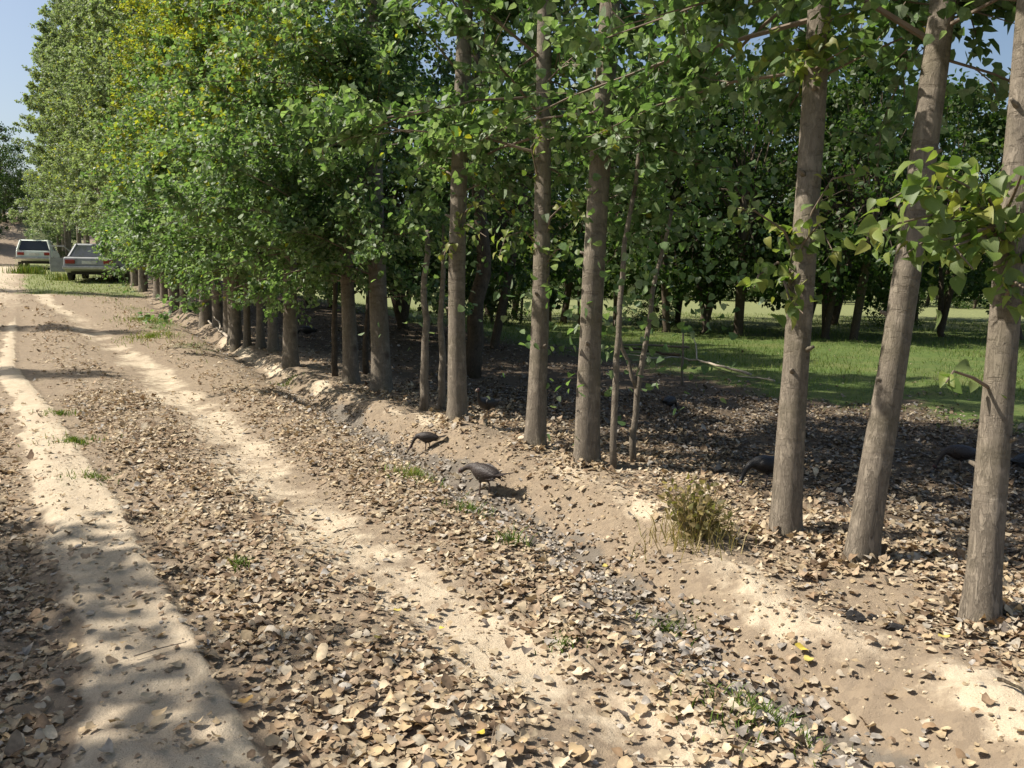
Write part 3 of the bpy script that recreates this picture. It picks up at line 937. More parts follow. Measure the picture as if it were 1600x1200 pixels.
# broad dark trees with forked stems, behind the row and across the meadow
def broad_tree(loc, H, R, zb, seed, label, group, nclump=46, nl=120, lsize=.13, pal=DARKP, r0=.16, name='broad_tree', stems=2):
    rng = np.random.default_rng(seed)
    root = empty(name, loc, label, 'tree', group)
    tr = MB(); wood = MB(); LP = []; LN = []; LA = []
    heads = []
    for s_ in range(stems):
        a = rng.uniform(0, 6.28); sp = rng.uniform(.10, .34) if stems > 1 else .05
        top = np.array([math.cos(a) * sp * H * .5, math.sin(a) * sp * H * .5, H * .55])
        p1 = top * np.array([.5, .5, .52]) + rng.normal(0, .06, 3)
        tr.tube([(rng.normal(0, .05), rng.normal(0, .05), -.1), (.02, 0, .15), p1, top], [r0 * 1.35, r0 * 1.05, r0 * .8, r0 * .45], 9, cap=True, jag=.06)
        heads.append((p1, top))
    for k in range(nclump):
        a = k * 2.39996; z = zb + (H - zb) * ((k + .5) / nclump)
        u = (z - zb) / (H - zb)
        rr = R * (max(0.02, math.sin(math.pi * min(1, .18 + .82 * u))) ** .6) * math.sqrt(rng.uniform(.15, 1.1))
        c = np.array([math.cos(a) * rr, math.sin(a) * rr, z + rng.normal(0, .15)])
        h = heads[rng.integers(stems)]
        b = h[0] + (h[1] - h[0]) * rng.uniform(.0, 1)
        wood.tube([b, (b + c) / 2 + np.array([0, 0, .12 * R]), c], [r0 * .28, r0 * .16, r0 * .04], 5, cap=False)
        cr = rng.uniform(.35, .75) * R * .42
        m = int(nl * rng.uniform(.6, 1.4))
        v = norm(rng.normal(0, 1, (m, 3))) * (rng.random((m, 1)) ** .45) * cr * np.array([1.15, 1.15, .75])
        LP.append(c + v)
        LA.append(norm(rng.normal(0, .8, (m, 3)) + np.array([0, 0, -.5])))
        LN.append(norm(rng.normal(0, .6, (m, 3)) + np.array([0, 0, .8]) + v / cr * .6))
    P = np.vstack(LP); n = len(P)
    t = pal[rng.integers(0, len(pal), n)] * rng.uniform(.8, 1.25, (n, 1))
    V, Fc, T = leaves_arrays(P, np.vstack(LA), np.vstack(LN), rng.uniform(.6, 1.3, n) * lsize, rng.uniform(-.1, .4, n), rng.uniform(-.4, .2, n), t)
    tr.build('trunk', M['barkd'], root, smooth=True)
    wood.build('branches', M['barkd'], root)
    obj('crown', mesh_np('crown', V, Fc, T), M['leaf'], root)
    return root

back = [(1040, 519, 'dark tree on the meadow edge nearest to the thin saplings'),
        (1102, 521, 'slender forked tree on the meadow edge, second from the saplings'),
        (1152, 525, 'dark meadow edge tree with a leaning second stem'),
        (1288, 529, 'dark tree on the meadow edge seen right beside the low shoot trunk'),
        (1333, 531, 'crooked dark tree on the meadow edge left of the strongly leaning trunk'),
        (1470, 527, 'dark tree on the meadow edge between the leaning and the outermost trunks'),
        (1590, 530, 'dark tree on the meadow edge at the right picture edge'),
        (962, 512, 'dark tree on the meadow edge seen through the saplings'),
        (880, 505, 'dark tree behind the wire fence, seen between two bare trunks'),
        (805, 500, 'dark tree behind the wire fence, left of the slim pale trunk')]
bt = []
for k, (px, py, lab) in enumerate(back):
    b = G(px, py); b.z -= .05
    if k < 4:
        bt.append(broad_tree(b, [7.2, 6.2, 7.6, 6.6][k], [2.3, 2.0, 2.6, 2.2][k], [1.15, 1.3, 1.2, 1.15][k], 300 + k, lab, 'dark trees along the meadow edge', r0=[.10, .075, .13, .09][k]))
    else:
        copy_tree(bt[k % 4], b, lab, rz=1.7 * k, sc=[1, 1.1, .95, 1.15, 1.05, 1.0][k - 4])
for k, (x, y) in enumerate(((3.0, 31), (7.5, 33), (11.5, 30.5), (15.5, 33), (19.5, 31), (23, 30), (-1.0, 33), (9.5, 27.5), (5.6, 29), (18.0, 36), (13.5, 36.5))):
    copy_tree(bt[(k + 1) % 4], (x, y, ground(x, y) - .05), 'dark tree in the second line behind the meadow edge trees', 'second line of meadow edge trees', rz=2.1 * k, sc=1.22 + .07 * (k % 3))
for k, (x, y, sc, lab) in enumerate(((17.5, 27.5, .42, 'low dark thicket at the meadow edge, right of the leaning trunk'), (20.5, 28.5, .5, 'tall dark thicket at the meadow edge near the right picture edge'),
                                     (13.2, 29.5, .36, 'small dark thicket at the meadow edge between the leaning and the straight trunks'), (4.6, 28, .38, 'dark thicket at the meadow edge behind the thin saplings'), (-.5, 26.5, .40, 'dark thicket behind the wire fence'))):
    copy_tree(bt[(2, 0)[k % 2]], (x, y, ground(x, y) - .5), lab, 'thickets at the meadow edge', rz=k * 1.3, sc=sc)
rw = np.random.default_rng(77)
# second, shaded line of trees close behind the leafy part of the row
for k in range(12):
    s_ = 15 + k * 2.6 + rw.normal(0, .5); t_ = 8.6 + rw.normal(0, .8)
    x, y = xy(s_, t_)
    copy_tree(bt[k % 4], (x, y, ground(x, y) - .05), 'shaded dark tree in the gloom behind the leafy part of the row', 'shaded trees behind the row', rz=rw.uniform(0, 6), sc=rw.uniform(.75, 1.0))
# woods beyond the far bright field
for k in range(34):
    a = rad(-6 + 44 * (k + rw.random() * .8) / 34); r = rw.uniform(72, 95)
    x, y = r * math.sin(a), r * math.cos(a)
    copy_tree(bt[rw.integers(4)], (x, y, ground(x, y) - .5), 'dense wood tree beyond the bright far field', 'wood beyond the far field', rz=rw.uniform(0, 6), sc=rw.uniform(1.1, 1.5))
for k in range(26):
    a = rad(-4 + 40 * (k + rw.random() * .9) / 26); r = rw.uniform(58, 66)
    x, y = r * math.sin(a), r * math.cos(a)
    copy_tree(bt[(0, 2)[k % 2]], (x, y, ground(x, y) - 1.0), 'dark bush along the foot of the wood beyond the far field', 'bushes along the far wood', rz=rw.uniform(0, 6), sc=rw.uniform(.6, .9))
# trees and bushes on the rise at the far left
def far_spot(px, dist):
    d = px_ray(px, 380); k = dist / math.hypot(d.x, d.y)
    return Vector((d.x * k, d.y * k, ground(d.x * k, d.y * k)))
copy_tree(bt[0], far_spot(2, 74), 'small dark tree standing on the far rise at the picture edge', 'trees on the far rise', rz=1, sc=.95)
for k, (px, dist, sc) in enumerate(((-40, 70, .9), (-95, 66, 1.0), (22, 84, .8), (-20, 64, .62), (-70, 58, .8), (-10, 90, .9))):
    copy_tree(bt[k % 4], far_spot(px, dist) - Vector((0, 0, .3)), 'dark tree closing the view behind the far brown bank', 'trees behind the far bank', rz=k * 1.1, sc=sc)
for k, (px, dist, sc, lab) in enumerate(((14, 72, .50, 'low green bush on top of the far brown bank, left of two'), (48, 73, .55, 'low green bush on top of the far brown bank, right of two'),
                                         (80, 70, .60, 'green bush on the far bank just above the white car roof'), (100, 56, .40, 'dark round bush behind the two parked cars'))):
    v = far_spot(px, dist); v.z -= .55
    copy_tree(bt[2], v, lab, 'bushes on the far bank', rz=k, sc=sc)
# trees on the near side of the track, whose shade falls across it
for k, (x, y, sc) in enumerate(((-7.9, 2.6, 1.10), (-8.9, 4.2, 1.0), (-7.7, .9, 1.1), (-9.8, 2.6, 1.2))):
    copy_tree(bt[(0, 2, 1, 2)[k]], (x, y, ground(x, y) - .05), 'broad tree on the open side of the dirt track', 'trees on the open side of the track', rz=k * 2, sc=sc)
pp = [p[1] for p in protos]
for k, (x, y, sc) in enumerate(((-15.0, 12.9, .85), (-18.4, 18.6, .9), (-22.6, 28.4, .95))):
    copy_tree(pp[k], (x, y, ground(x, y) - .05), 'tall slim tree on the open side of the dirt track', 'trees on the open side of the track', rz=k * 2, sc=sc)

# saplings and thin stems among the row
def sapling(foot, tops, r, label, seed, crown_n=0, mat='bark'):
    rng = np.random.default_rng(seed)
    b = G(*foot); b.z -= .03
    root = empty('sapling', b, label, 'sapling')
    first = None
    for i, path in enumerate(tops):
        mb = MB()
        pts = [Vector((0, 0, 0))] if i == 0 else []
        for (px, py) in path:
            zc = -(CAMR.inverted() @ (b - Vector((0, 0, CAMZ)))).z
            pts.append(Vector((0, 0, CAMZ)) + px_ray(px, py) * zc - b)
        # refine
        P = []
        for a, c in zip(pts[:-1], pts[1:]):
            for u in (0, .33, .66):
                P.append(a.lerp(c, u) + Vector(rng.normal(0, r * .25, 3)) * (1 if u else 0))
        P.append(pts[-1])
        rr = np.linspace(r * (1 if i == 0 else .6), r * .5, len(P))
        mb.tube(P, list(rr), 9, jag=.05)
        mb.build('stem', M[mat], root, smooth=True)
        if crown_n:
            e = np.array(pts[-1])
            n = crown_n
            p = e + rng.normal(0, 1, (n, 3)) * np.array([.42, .42, .55]) + np.array([0, 0, .3])
            t = GP[rng.integers(0, 5, n)] * rng.uniform(.8, 1.2, (n, 1))
            V, Fc, T = leaves_arrays(p, norm(rng.normal(0, .8, (n, 3)) + np.array([0, 0, -.4])), norm(rng.normal(0, .6, (n, 3)) + np.array([0, 0, .8])), rng.uniform(.05, .09, n), rng.uniform(0, .4, n), rng.uniform(-.4, .2, n), t)
            obj('crown', mesh_np('crown', V, Fc, T), M['leaf'], root)
    return root
sapling((959, 733), [[(962, 600), (968, 480), (985, 330), (1000, 200)]], .030, 'thin straight sapling beside the thick bare trunk', 1, 500)
sapling((990, 722), [[(996, 610), (1012, 520), (1025, 430), (1050, 330)], [(996, 610), (972, 545), (962, 500)]], .030, 'thin forked sapling, the second right of the thick bare trunk', 2, 450)
sapling((1066, 602), [[(1067, 560), (1068, 505)]], .022, 'lone thin stem with a twisted tip in front of the meadow', 3, 0)
sapling((662, 640), [[(664, 560), (662, 470), (668, 360)]], .055, 'slim lichen tinted young trunk left of the pair by the dark crooked trunk', 4, 400)
sapling((689, 640), [[(692, 560), (690, 470), (694, 350)]], .048, 'slim pale footed young trunk hugging the left side of a row tree', 5, 300)
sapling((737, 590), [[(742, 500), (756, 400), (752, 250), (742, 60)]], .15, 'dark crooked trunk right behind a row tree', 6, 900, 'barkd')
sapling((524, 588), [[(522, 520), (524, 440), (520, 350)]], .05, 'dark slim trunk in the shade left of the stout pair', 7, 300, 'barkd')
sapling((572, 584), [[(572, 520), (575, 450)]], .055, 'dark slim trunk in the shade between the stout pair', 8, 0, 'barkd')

# leafy shoots hanging near the viewer, each leaf a piece of its own
def shoot_leaf_meshes():
    rng = np.random.default_rng(4); out = []
    # a long heart shaped leaf: 2 x 5 strip, creased along the midrib
    for k in range(8):
        prof_ = [(0, 0), (.30, .06), (.40, .25), (.31, .55), (.14, .82), (0, 1)]
        bend = rng.uniform(-.7, .1); fold = rng.uniform(.1, .5); tw = rng.normal(0, .3)
        V = [(0, y, bend * (y - .1) ** 2) for _, y in prof_]
        R_ = [(x, y, fold * x + bend * (y - .1) ** 2 + tw * x * y) for x, y in prof_[1:-1]]
        L_ = [(-x, y, fold * x + bend * (y - .1) ** 2 - tw * x * y) for x, y in prof_[1:-1]]
        VV = np.array(V + R_ + L_)
        f3, f4 = [], []
        f3 += [(0, 6, 1), (0, 1, 10)]
        for i in range(3):
            f4 += [(1 + i, 6 + i, 7 + i, 2 + i), (2 + i, 11 + i, 10 + i, 1 + i)]
        f3 += [(4, 9, 5), (5, 13, 4)]
        c = np.array([(0.16, 0.23, 0.06), (0.20, 0.26, 0.07), (0.13, 0.20, 0.055), (0.24, 0.29, 0.08), (0.18, 0.23, 0.09), (0.16, 0.24, 0.06), (0.29, 0.30, 0.08), (0.12, 0.18, 0.05)])[k]
        me = mesh_np('shoot_leaf', VV, [np.array(f3), np.array(f4)], np.repeat(c[None], len(VV), 0), smooth=True)
        me.materials.append(M['leaf']); out.append(me)
    return out
SLM = shoot_leaf_meshes()
def shoot(owner, anchor_px, zc_scale, paths, nleaf, lsz, seed, spread=.05):
    """a low shoot growing from a row tree: wood under the tree, leaves under the wood"""
    rng = np.random.default_rng(seed)
    bpy.context.view_layer.update()
    inv = owner.matrix_world.inverted()
    base = owner.matrix_world.translation
    zc0 = -(CAMR.inverted() @ (base - Vector((0, 0, CAMZ)))).z
    wood = MB(); segs = []
    for path in paths:
        pts = []
        for i, (px, py) in enumerate(path):
            zc = zc0 + zc_scale * i / max(1, len(path) - 1)
            pts.append(Vector((0, 0, CAMZ)) + px_ray(px, py) * zc)
        P = [inv @ p for p in pts]
        wood.tube(P, list(np.linspace(.010, .003, len(P))), 6)
        segs += list(zip(P[:-1], P[1:]))
    wo = wood.build('shoot', M['twig'], owner)
    for k in range(nleaf):
        a, c = segs[rng.integers(len(segs))]
        p = a.lerp(c, rng.random())
        d = (c - a).normalized()
        ax = Vector(norm(np.array(d) * .5 + rng.normal(0, .6, 3) + np.array([0, 0, -.45])))
        nn = Vector(norm(rng.normal(0, .45, 3) + np.array([-.35, -.2, .8])))
        u = ax.cross(nn).normalized(); w = u.cross(ax)
        lf = bpy.data.objects.new('leaf', SLM[rng.integers(8)])
        s = lsz * rng.uniform(.6, 1.25)
        mt = Matrix((u, ax, w)).transposed().to_4x4()
        off = Vector(rng.normal(0, spread, 3))
        lf.matrix_local = Matrix.Translation(p + off) @ mt @ Matrix.Scale(s, 4)
        link(lf, wo)
        # stalk joins the leaf to the shoot
    return wo
T1, T2, T3, T4, T5, T6 = row_st
shoot(T1, None, -.45, [[(1568, 400), (1540, 330), (1490, 295), (1430, 290), (1385, 315)], [(1568, 400), (1520, 350), (1460, 335), (1400, 350), (1365, 370)],
                       [(1575, 380), (1545, 310), (1510, 290), (1480, 275)], [(1580, 420), (1560, 350), (1500, 370), (1440, 380), (1410, 400)], [(1572, 330), (1590, 290), (1600, 260)],
                       [(1568, 470), (1585, 440), (1600, 450)], [(1568, 390), (1530, 370), (1490, 385), (1520, 420)]], 330, .080, 1, .06)
shoot(T1, None, -.2, [[(1552, 610), (1520, 590), (1490, 580), (1478, 598)]], 7, .075, 2, .03)
shoot(T3, None, -.35, [[(1243, 400), (1225, 360), (1180, 330), (1150, 325)], [(1243, 400), (1270, 330), (1300, 280), (1340, 270)], [(1240, 430), (1215, 410), (1185, 430), (1178, 450)],
                       [(1241, 420), (1255, 380), (1280, 350), (1300, 390)], [(1238, 460), (1225, 440), (1235, 470), (1255, 490)]], 150, .075, 3)
shoot(T3, None, -.4, [[(1258, 100), (1280, 60), (1300, 30), (1330, 20)], [(1256, 120), (1290, 95), (1325, 75)], [(1258, 80), (1230, 75), (1195, 100)]], 110, .080, 4)
shoot(T5, None, -.4, [[(846, 400), (860, 340), (890, 310), (905, 330)], [(846, 390), (820, 360), (790, 370), (780, 400)], [(846, 420), (870, 390), (895, 385)], [(845, 300), (830, 230), (860, 190)]], 130, .070, 5)
shoot(T6, None, -.4, [[(716, 380), (700, 380), (690, 410)], [(717, 340), (740, 320), (765, 330)], [(716, 360), (730, 350), (760, 370)]], 70, .07, 6)
shoot(T4, None, -.3, [[(930, 260), (945, 220), (970, 210)], [(932, 240), (915, 190), (900, 160)]], 50, .07, 7)

# ------------------------------------------------------------------ dry bush, sticks, stones
def dry_bush():
    rng = np.random.default_rng(31)
    c0 = G(1085, 835)
    root = empty('dry_bush', c0, 'dry yellowish bush of weeds at the foot of the row, beside the sandy ridge', 'bush')
    st_ = MB(); LP = []
    for k in range(70):
        a = rng.uniform(0, 6.28); sp = rng.uniform(.05, .55)
        h = rng.uniform(.12, .36)
        e = np.array([math.cos(a) * sp * .42, math.sin(a) * sp * .42, h * .88])
        b = e * np.array([.25, .25, 0])
        m = (b + e) / 2 + np.array([0, 0, .05])
        st_.tube([b, m, e], [.004, .003, .0015], 4, cap=False)
        for q in range(5):
            LP.append(b + (e - b) * rng.uniform(.3, 1.05) + rng.normal(0, .025, 3))
    st_.build('stems', plain('dry_stem', (0.30, 0.24, 0.13), .8), root)
    P = np.array(LP); n = len(P)
    t = np.array([(.30, .24, .10), (.19, .18, .07), (.40, .31, .16), (.15, .13, .05)])[rng.integers(0, 4, n)] * rng.uniform(.8, 1.2, (n, 1))
    V, Fc, T = leaves_arrays(P, norm(rng.normal(0, .8, (n, 3)) + np.array([0, 0, .2])), norm(rng.normal(0, 1, (n, 3))), rng.uniform(.02, .05, n), rng.uniform(0, .5, n), rng.uniform(-.5, .3, n), t)
    obj('foliage', mesh_np('foliage', V, Fc, T), M['leaf'], root)
    n = 420
    ra = np.abs(rng.normal(0, .5, n)) * .29; a = rng.uniform(0, 6.28, n)
    x, y = ra * np.cos(a), ra * np.sin(a)
    t = np.array([(.32, .27, .12), (.20, .19, .07), (.40, .33, .18)])[rng.integers(0, 3, n)]
    blades_obj('blades', np.stack([x, y, height(c0.x + x, c0.y + y) - c0.z - .01], -1), rng.uniform(.08, .25, n), np.full(n, .007), rng.uniform(.3, 1.0, n), rng, t, root)['kind'] = 'stuff'
dry_bush()

def stick(name, pxpts, r, label, mat='palewood', forks=(), lift=.02, cat='branch', seed=0):
    rng = np.random.default_rng(seed)
    random.seed(seed)
    P = [G(a, b) + Vector((0, 0, lift + r)) for a, b in pxpts]
    o0 = P[0].copy()
    def path(Q):
        out = []
        for a, c in zip(Q[:-1], Q[1:]):
            for u in (0, .25, .5, .75):
                out.append(a.lerp(c, u) - o0 + Vector(rng.normal(0, r * .35, 3)))
        out.append(Q[-1] - o0)
        return out
    mb = MB()
    p = path(P)
    mb.tube(p, list(np.linspace(r, r * .45, len(p))), 8, jag=.08)
    for f in forks:
        Q = [G(a, b) + Vector((0, 0, lift + dz)) for a, b, dz in f]
        p = path(Q); mb.tube(p, list(np.linspace(r * .6, r * .25, len(p))), 6, jag=.08)
    o = mb.build(name, M[mat], None, smooth=True)
    o.location = o0
    tag(o, label, cat)
stick('fallen_branch', [(362, 537), (345, 522), (318, 500)], .035, 'pale forked stick lying at the foot of the tight trunk cluster', forks=[[(347, 524, .08), (338, 512, .15), (333, 508, .2)]], lift=.03, seed=1)
stick('fallen_branch', [(1172, 592), (1130, 580), (1090, 570), (1045, 562), (985, 556)], .024, 'long bleached branch lying on the grass in front of the meadow', forks=[[(1090, 570, .03), (1086, 556, .2), (1082, 548, .3)], [(1060, 565, .03), (1020, 572, .10), (975, 570, .15)]], lift=.05, seed=2)
stick('fallen_branch', [(1075, 552), (1020, 548), (965, 548)], .025, 'thin grey branch in the brush heap behind the saplings', 'twig', lift=.1, seed=3)
stick('fallen_branch', [(1062, 572), (1010, 562), (960, 556)], .03, 'dark branch across the brush heap behind the saplings', 'barkd', lift=.15, seed=4)
stick('fallen_branch', [(1210, 600), (1185, 595), (1150, 592)], .018, 'short thin stick on the grass right of the long bleached branch', lift=.03, seed=5)
stick('fallen_twig', [(520, 833), (545, 825), (560, 824)], .004, 'thin dark twig on the bare wheel track', 'twig', lift=.0, cat='twig', seed=6)
stick('fallen_twig', [(905, 905), (880, 880), (868, 862)], .005, 'thin grey twig slanting into the muddy ditch', 'twig', lift=.03, cat='twig', seed=7)
stick('fallen_twig', [(1010, 1010), (1032, 985), (1060, 975)], .005, 'bent twig over the grey litter of the ditch', 'twig', lift=.04, cat='twig', seed=8)
stick('fallen_twig', [(1560, 1070), (1590, 1085), (1610, 1100)], .008, 'dark twig at the edge of the sandy ridge near the picture corner', 'barkd', lift=.02, cat='twig', seed=9)

def stones():
    rng = np.random.default_rng(51)
    ms = []
    mat = plain('stone', (0.42, 0.38, 0.32), .9, nscale=30, var=.3, bump=.4)
    for k in range(5):
        import bmesh
        bm = bmesh.new(); bmesh.ops.create_icosphere(bm, subdivisions=2, radius=1)
        d = rng.normal(0, 1, (4, 3))
        for v in bm.verts:
            f = 1 + .16 * sum(math.sin(2.1 * v.co.dot(Vector(q))) for q in d) / 2
            v.co = Vector((v.co.x * f * 1.2, v.co.y * f * .9, v.co.z * f * .62))
        me = bpy.data.meshes.new('stone'); bm.to_mesh(me); bm.free(); me.materials.append(mat); ms.append(me)
    named = [(541, 1082, .022, 'white stone on the litter left of the bare wheel track'), (622, 1160, .016, 'pale stone in the litter near the bottom of the picture'),
             (512, 815, .018, 'dark clod of earth on the bare track in front of the turkeys')]
    for k, (px, py, r, lab) in enumerate(named):
        v = G(px, py); o = obj('stone', ms[k]); o.location = v + Vector((0, 0, r * .5 + .01)); o.scale = [r] * 3; o.rotation_euler[2] = k
        tag(o, lab, 'stone')
    for k in range(90):
        s = rng.uniform(1.5, 11); t = ip(R_TRK, s) + rng.normal(0, .25) if k % 3 else rng.uniform(ip(L_LEFT, s), ip(L_EDGE, s) - .03)
        x, y = xy(s, t)
        r = abs(rng.normal(.006, .004)) + .004
        o = obj('stone', ms[k % 5]); o.location = (x, y, ground(x, y) + r * .2); o.scale = [r] * 3; o.rotation_euler[2] = rng.uniform(0, 6)
        tag(o, 'small pebble pressed into the bare earth of the wheel tracks', 'stone', 'pebbles on the wheel tracks')
    dm = plain('shadow_black', (0.015, 0.013, 0.012), .8, bump=.5)  # black lumps stand in for shadows under curled leaves
    for k, (px, py, r, lab) in enumerate([(1338, 968, .05, 'black stand-in for the leaf shadow at the back of the sandy ridge, the larger'), (1362, 965, .038, 'black stand-in for a leaf shadow touching the larger one behind the sandy ridge'), (1397, 985, .045, 'black stand-in for a leaf shadow apart from the other two behind the sandy ridge')]):
        v = G(px, py); me = ms[k].copy(); me.materials.clear(); me.materials.append(dm)
        for q in me.vertices: q.co = q.co * rng.uniform(.6, 1.15)
        r = r * .8
        o = obj('shadow_lump', me); o.location = v + Vector((0, 0, r * .3)); o.scale = (r, r * .9, r * 1.1); o.rotation_euler[2] = k * 1.3
        tag(o, lab, 'lump')
stones()
def crumbs():
    import bmesh
    rng = np.random.default_rng(61)
    bm = bmesh.new(); bmesh.ops.create_icosphere(bm, subdivisions=1, radius=1)
    bm.verts.ensure_lookup_table()
    BV = np.array([v.co for v in bm.verts]); BF = np.array([[v.index for v in f.verts] for f in bm.faces]); bm.free()
    x, y = scatter(rng, 1.4, 9, 330, 50)
    s_, t_ = st(x, y)
    b_, g_, m_, l_ = zones(x, y)
    k = (t_ < 4.6) & (rng.random(len(x)) < .25 + .5 * np.exp(-((t_ - ip(BERM, s_)) / .35) ** 2) + .2 * b_ * np.clip(.5 + wav(x, y, 3.0), 0, 1)) & ~((t_ < ip(L_EDGE, s_)) & (rng.random(len(x)) < .7))
    x, y = x[k], y[k]; n = len(x)
    r = np.clip(np.abs(rng.normal(0, .0065, n)) + .0025, 0, .022)
    V = BV[None] * rng.uniform(.6, 1.2, (n, 12, 1)) * r[:, None, None] * np.array([1, 1, .75])
    V = V + np.stack([x, y, height(x, y) + r * .25], -1)[:, None, :]
    c = np.array([(.50, .40, .27), (.40, .31, .20), (.58, .48, .34), (.30, .23, .15)])[rng.integers(0, 4, n)] * rng.uniform(.85, 1.1, (n, 1))
    F_ = (np.arange(n)[:, None, None] * 12 + BF[None]).reshape(-1, 3)
    o = obj('earth_crumbs', mesh_np('earth_crumbs', V.reshape(-1, 3), [F_], np.repeat(c, 12, 0)), M['crumb'])
    tag(o, 'loose crumbs of dry earth on the track and the sandy ridge', 'soil', kind='stuff')
    # crushed leaf bits
    x, y = scatter(rng, 1.3, 10, 620, 50)
    b_, g_, m_, l_ = zones(x, y)
    k = rng.random(len(x)) < np.clip(l_ + .16, 0, .85)
    x, y = x[k], y[k]; n = len(x)
    P = np.stack([x, y, height(x, y) + .004 + .008 * rng.random(n)], -1)
    nn = norm(rng.normal(0, .35, (n, 3)) + np.array([0, 0, 1]))
    V, Fc, T = leaves_arrays(P, norm(rng.normal(0, 1, (n, 3)) * np.array([1, 1, .2])), nn, rng.uniform(.006, .024, n), rng.uniform(-.5, .6, n), rng.uniform(-.6, .6, n), dry_tint(x, y, rng) * .95)
    o = obj('leaf_crumbs', mesh_np('leaf_crumbs', V, Fc, T), M['dry'])
    tag(o, 'crushed bits of dry leaf strewn over the track', 'leaf litter', kind='stuff')
crumbs()
def twig_litter():
    rng = np.random.default_rng(71); mb = MB()
    x, y = scatter(rng, 1.5, 11, 9, 50)
    b_, g_, m_, l_ = zones(x, y)
    for px_, py_, l in zip(x, y, l_):
        if rng.random() > .25 + .7 * l: continue
        a = rng.uniform(0, 6.28); L = rng.uniform(.04, .22); z = ground(px_, py_)
        d = np.array([math.cos(a), math.sin(a), rng.normal(0, .08)]) * L
        p = np.array([px_, py_, z + .014])
        q = p + d; q[2] = ground(q[0], q[1]) + .012 + .02 * rng.random()
        r = rng.uniform(.0013, .0032)
        mb.tube([p, (p + q) / 2 + rng.normal(0, .07, 3) * L * np.array([1, 1, .4]), q], [r, r * .9, r * .5], 4, cap=False)
    o = mb.build('twig_litter', plain('dead_twig', (0.21, 0.165, 0.12), .85, var=.4), None)
    tag(o, 'thin dead twigs mixed into the leaf litter', 'twigs', kind='stuff')
twig_litter()

# ------------------------------------------------------------------ turkeys
M['plume'] = plain('dark_plumage', (0.030, 0.022, 0.018), .55, nscale=45, var=.5, bump=.5, bscale=70, spec=.4)
M['plume2'] = plain('bronze_plumage', (0.036, 0.026, 0.022), .5, nscale=60, var=.6, bump=.6, bscale=70, spec=.5)
M['black'] = plain('black_plumage', (0.010, 0.010, 0.011), .5, nscale=40, var=.4, bump=.5, bscale=70)
M['bare_skin'] = plain('bare_red_skin', (0.09, 0.04, 0.038), .6)
M['shank'] = plain('horny_shank', (0.20, 0.15, 0.12), .6)
def loft(sections, n=14):
    """sections: centre(x,z), half width, half height, in the bird's own upright plane"""
    mb = MB(); vs = []
    for (x, z, ry, rz_, tilt) in sections:
        for k in range(n):
            w = 2 * math.pi * k / n
            a = rz_ * math.sin(w)
            vs.append((x - a * math.sin(tilt), ry * math.cos(w), z + a * math.cos(tilt)))
    fs = []
    for i in range(len(sections) - 1):
        for k in range(n):
            fs.append((i * n + k, i * n + (k + 1) % n, (i + 1) * n + (k + 1) % n, (i + 1) * n + k))
    fs.append(tuple(range(n))[::-1]); fs.append(tuple((len(sections) - 1) * n + k for k in range(n)))
    mb.add(vs, fs)
    return mb
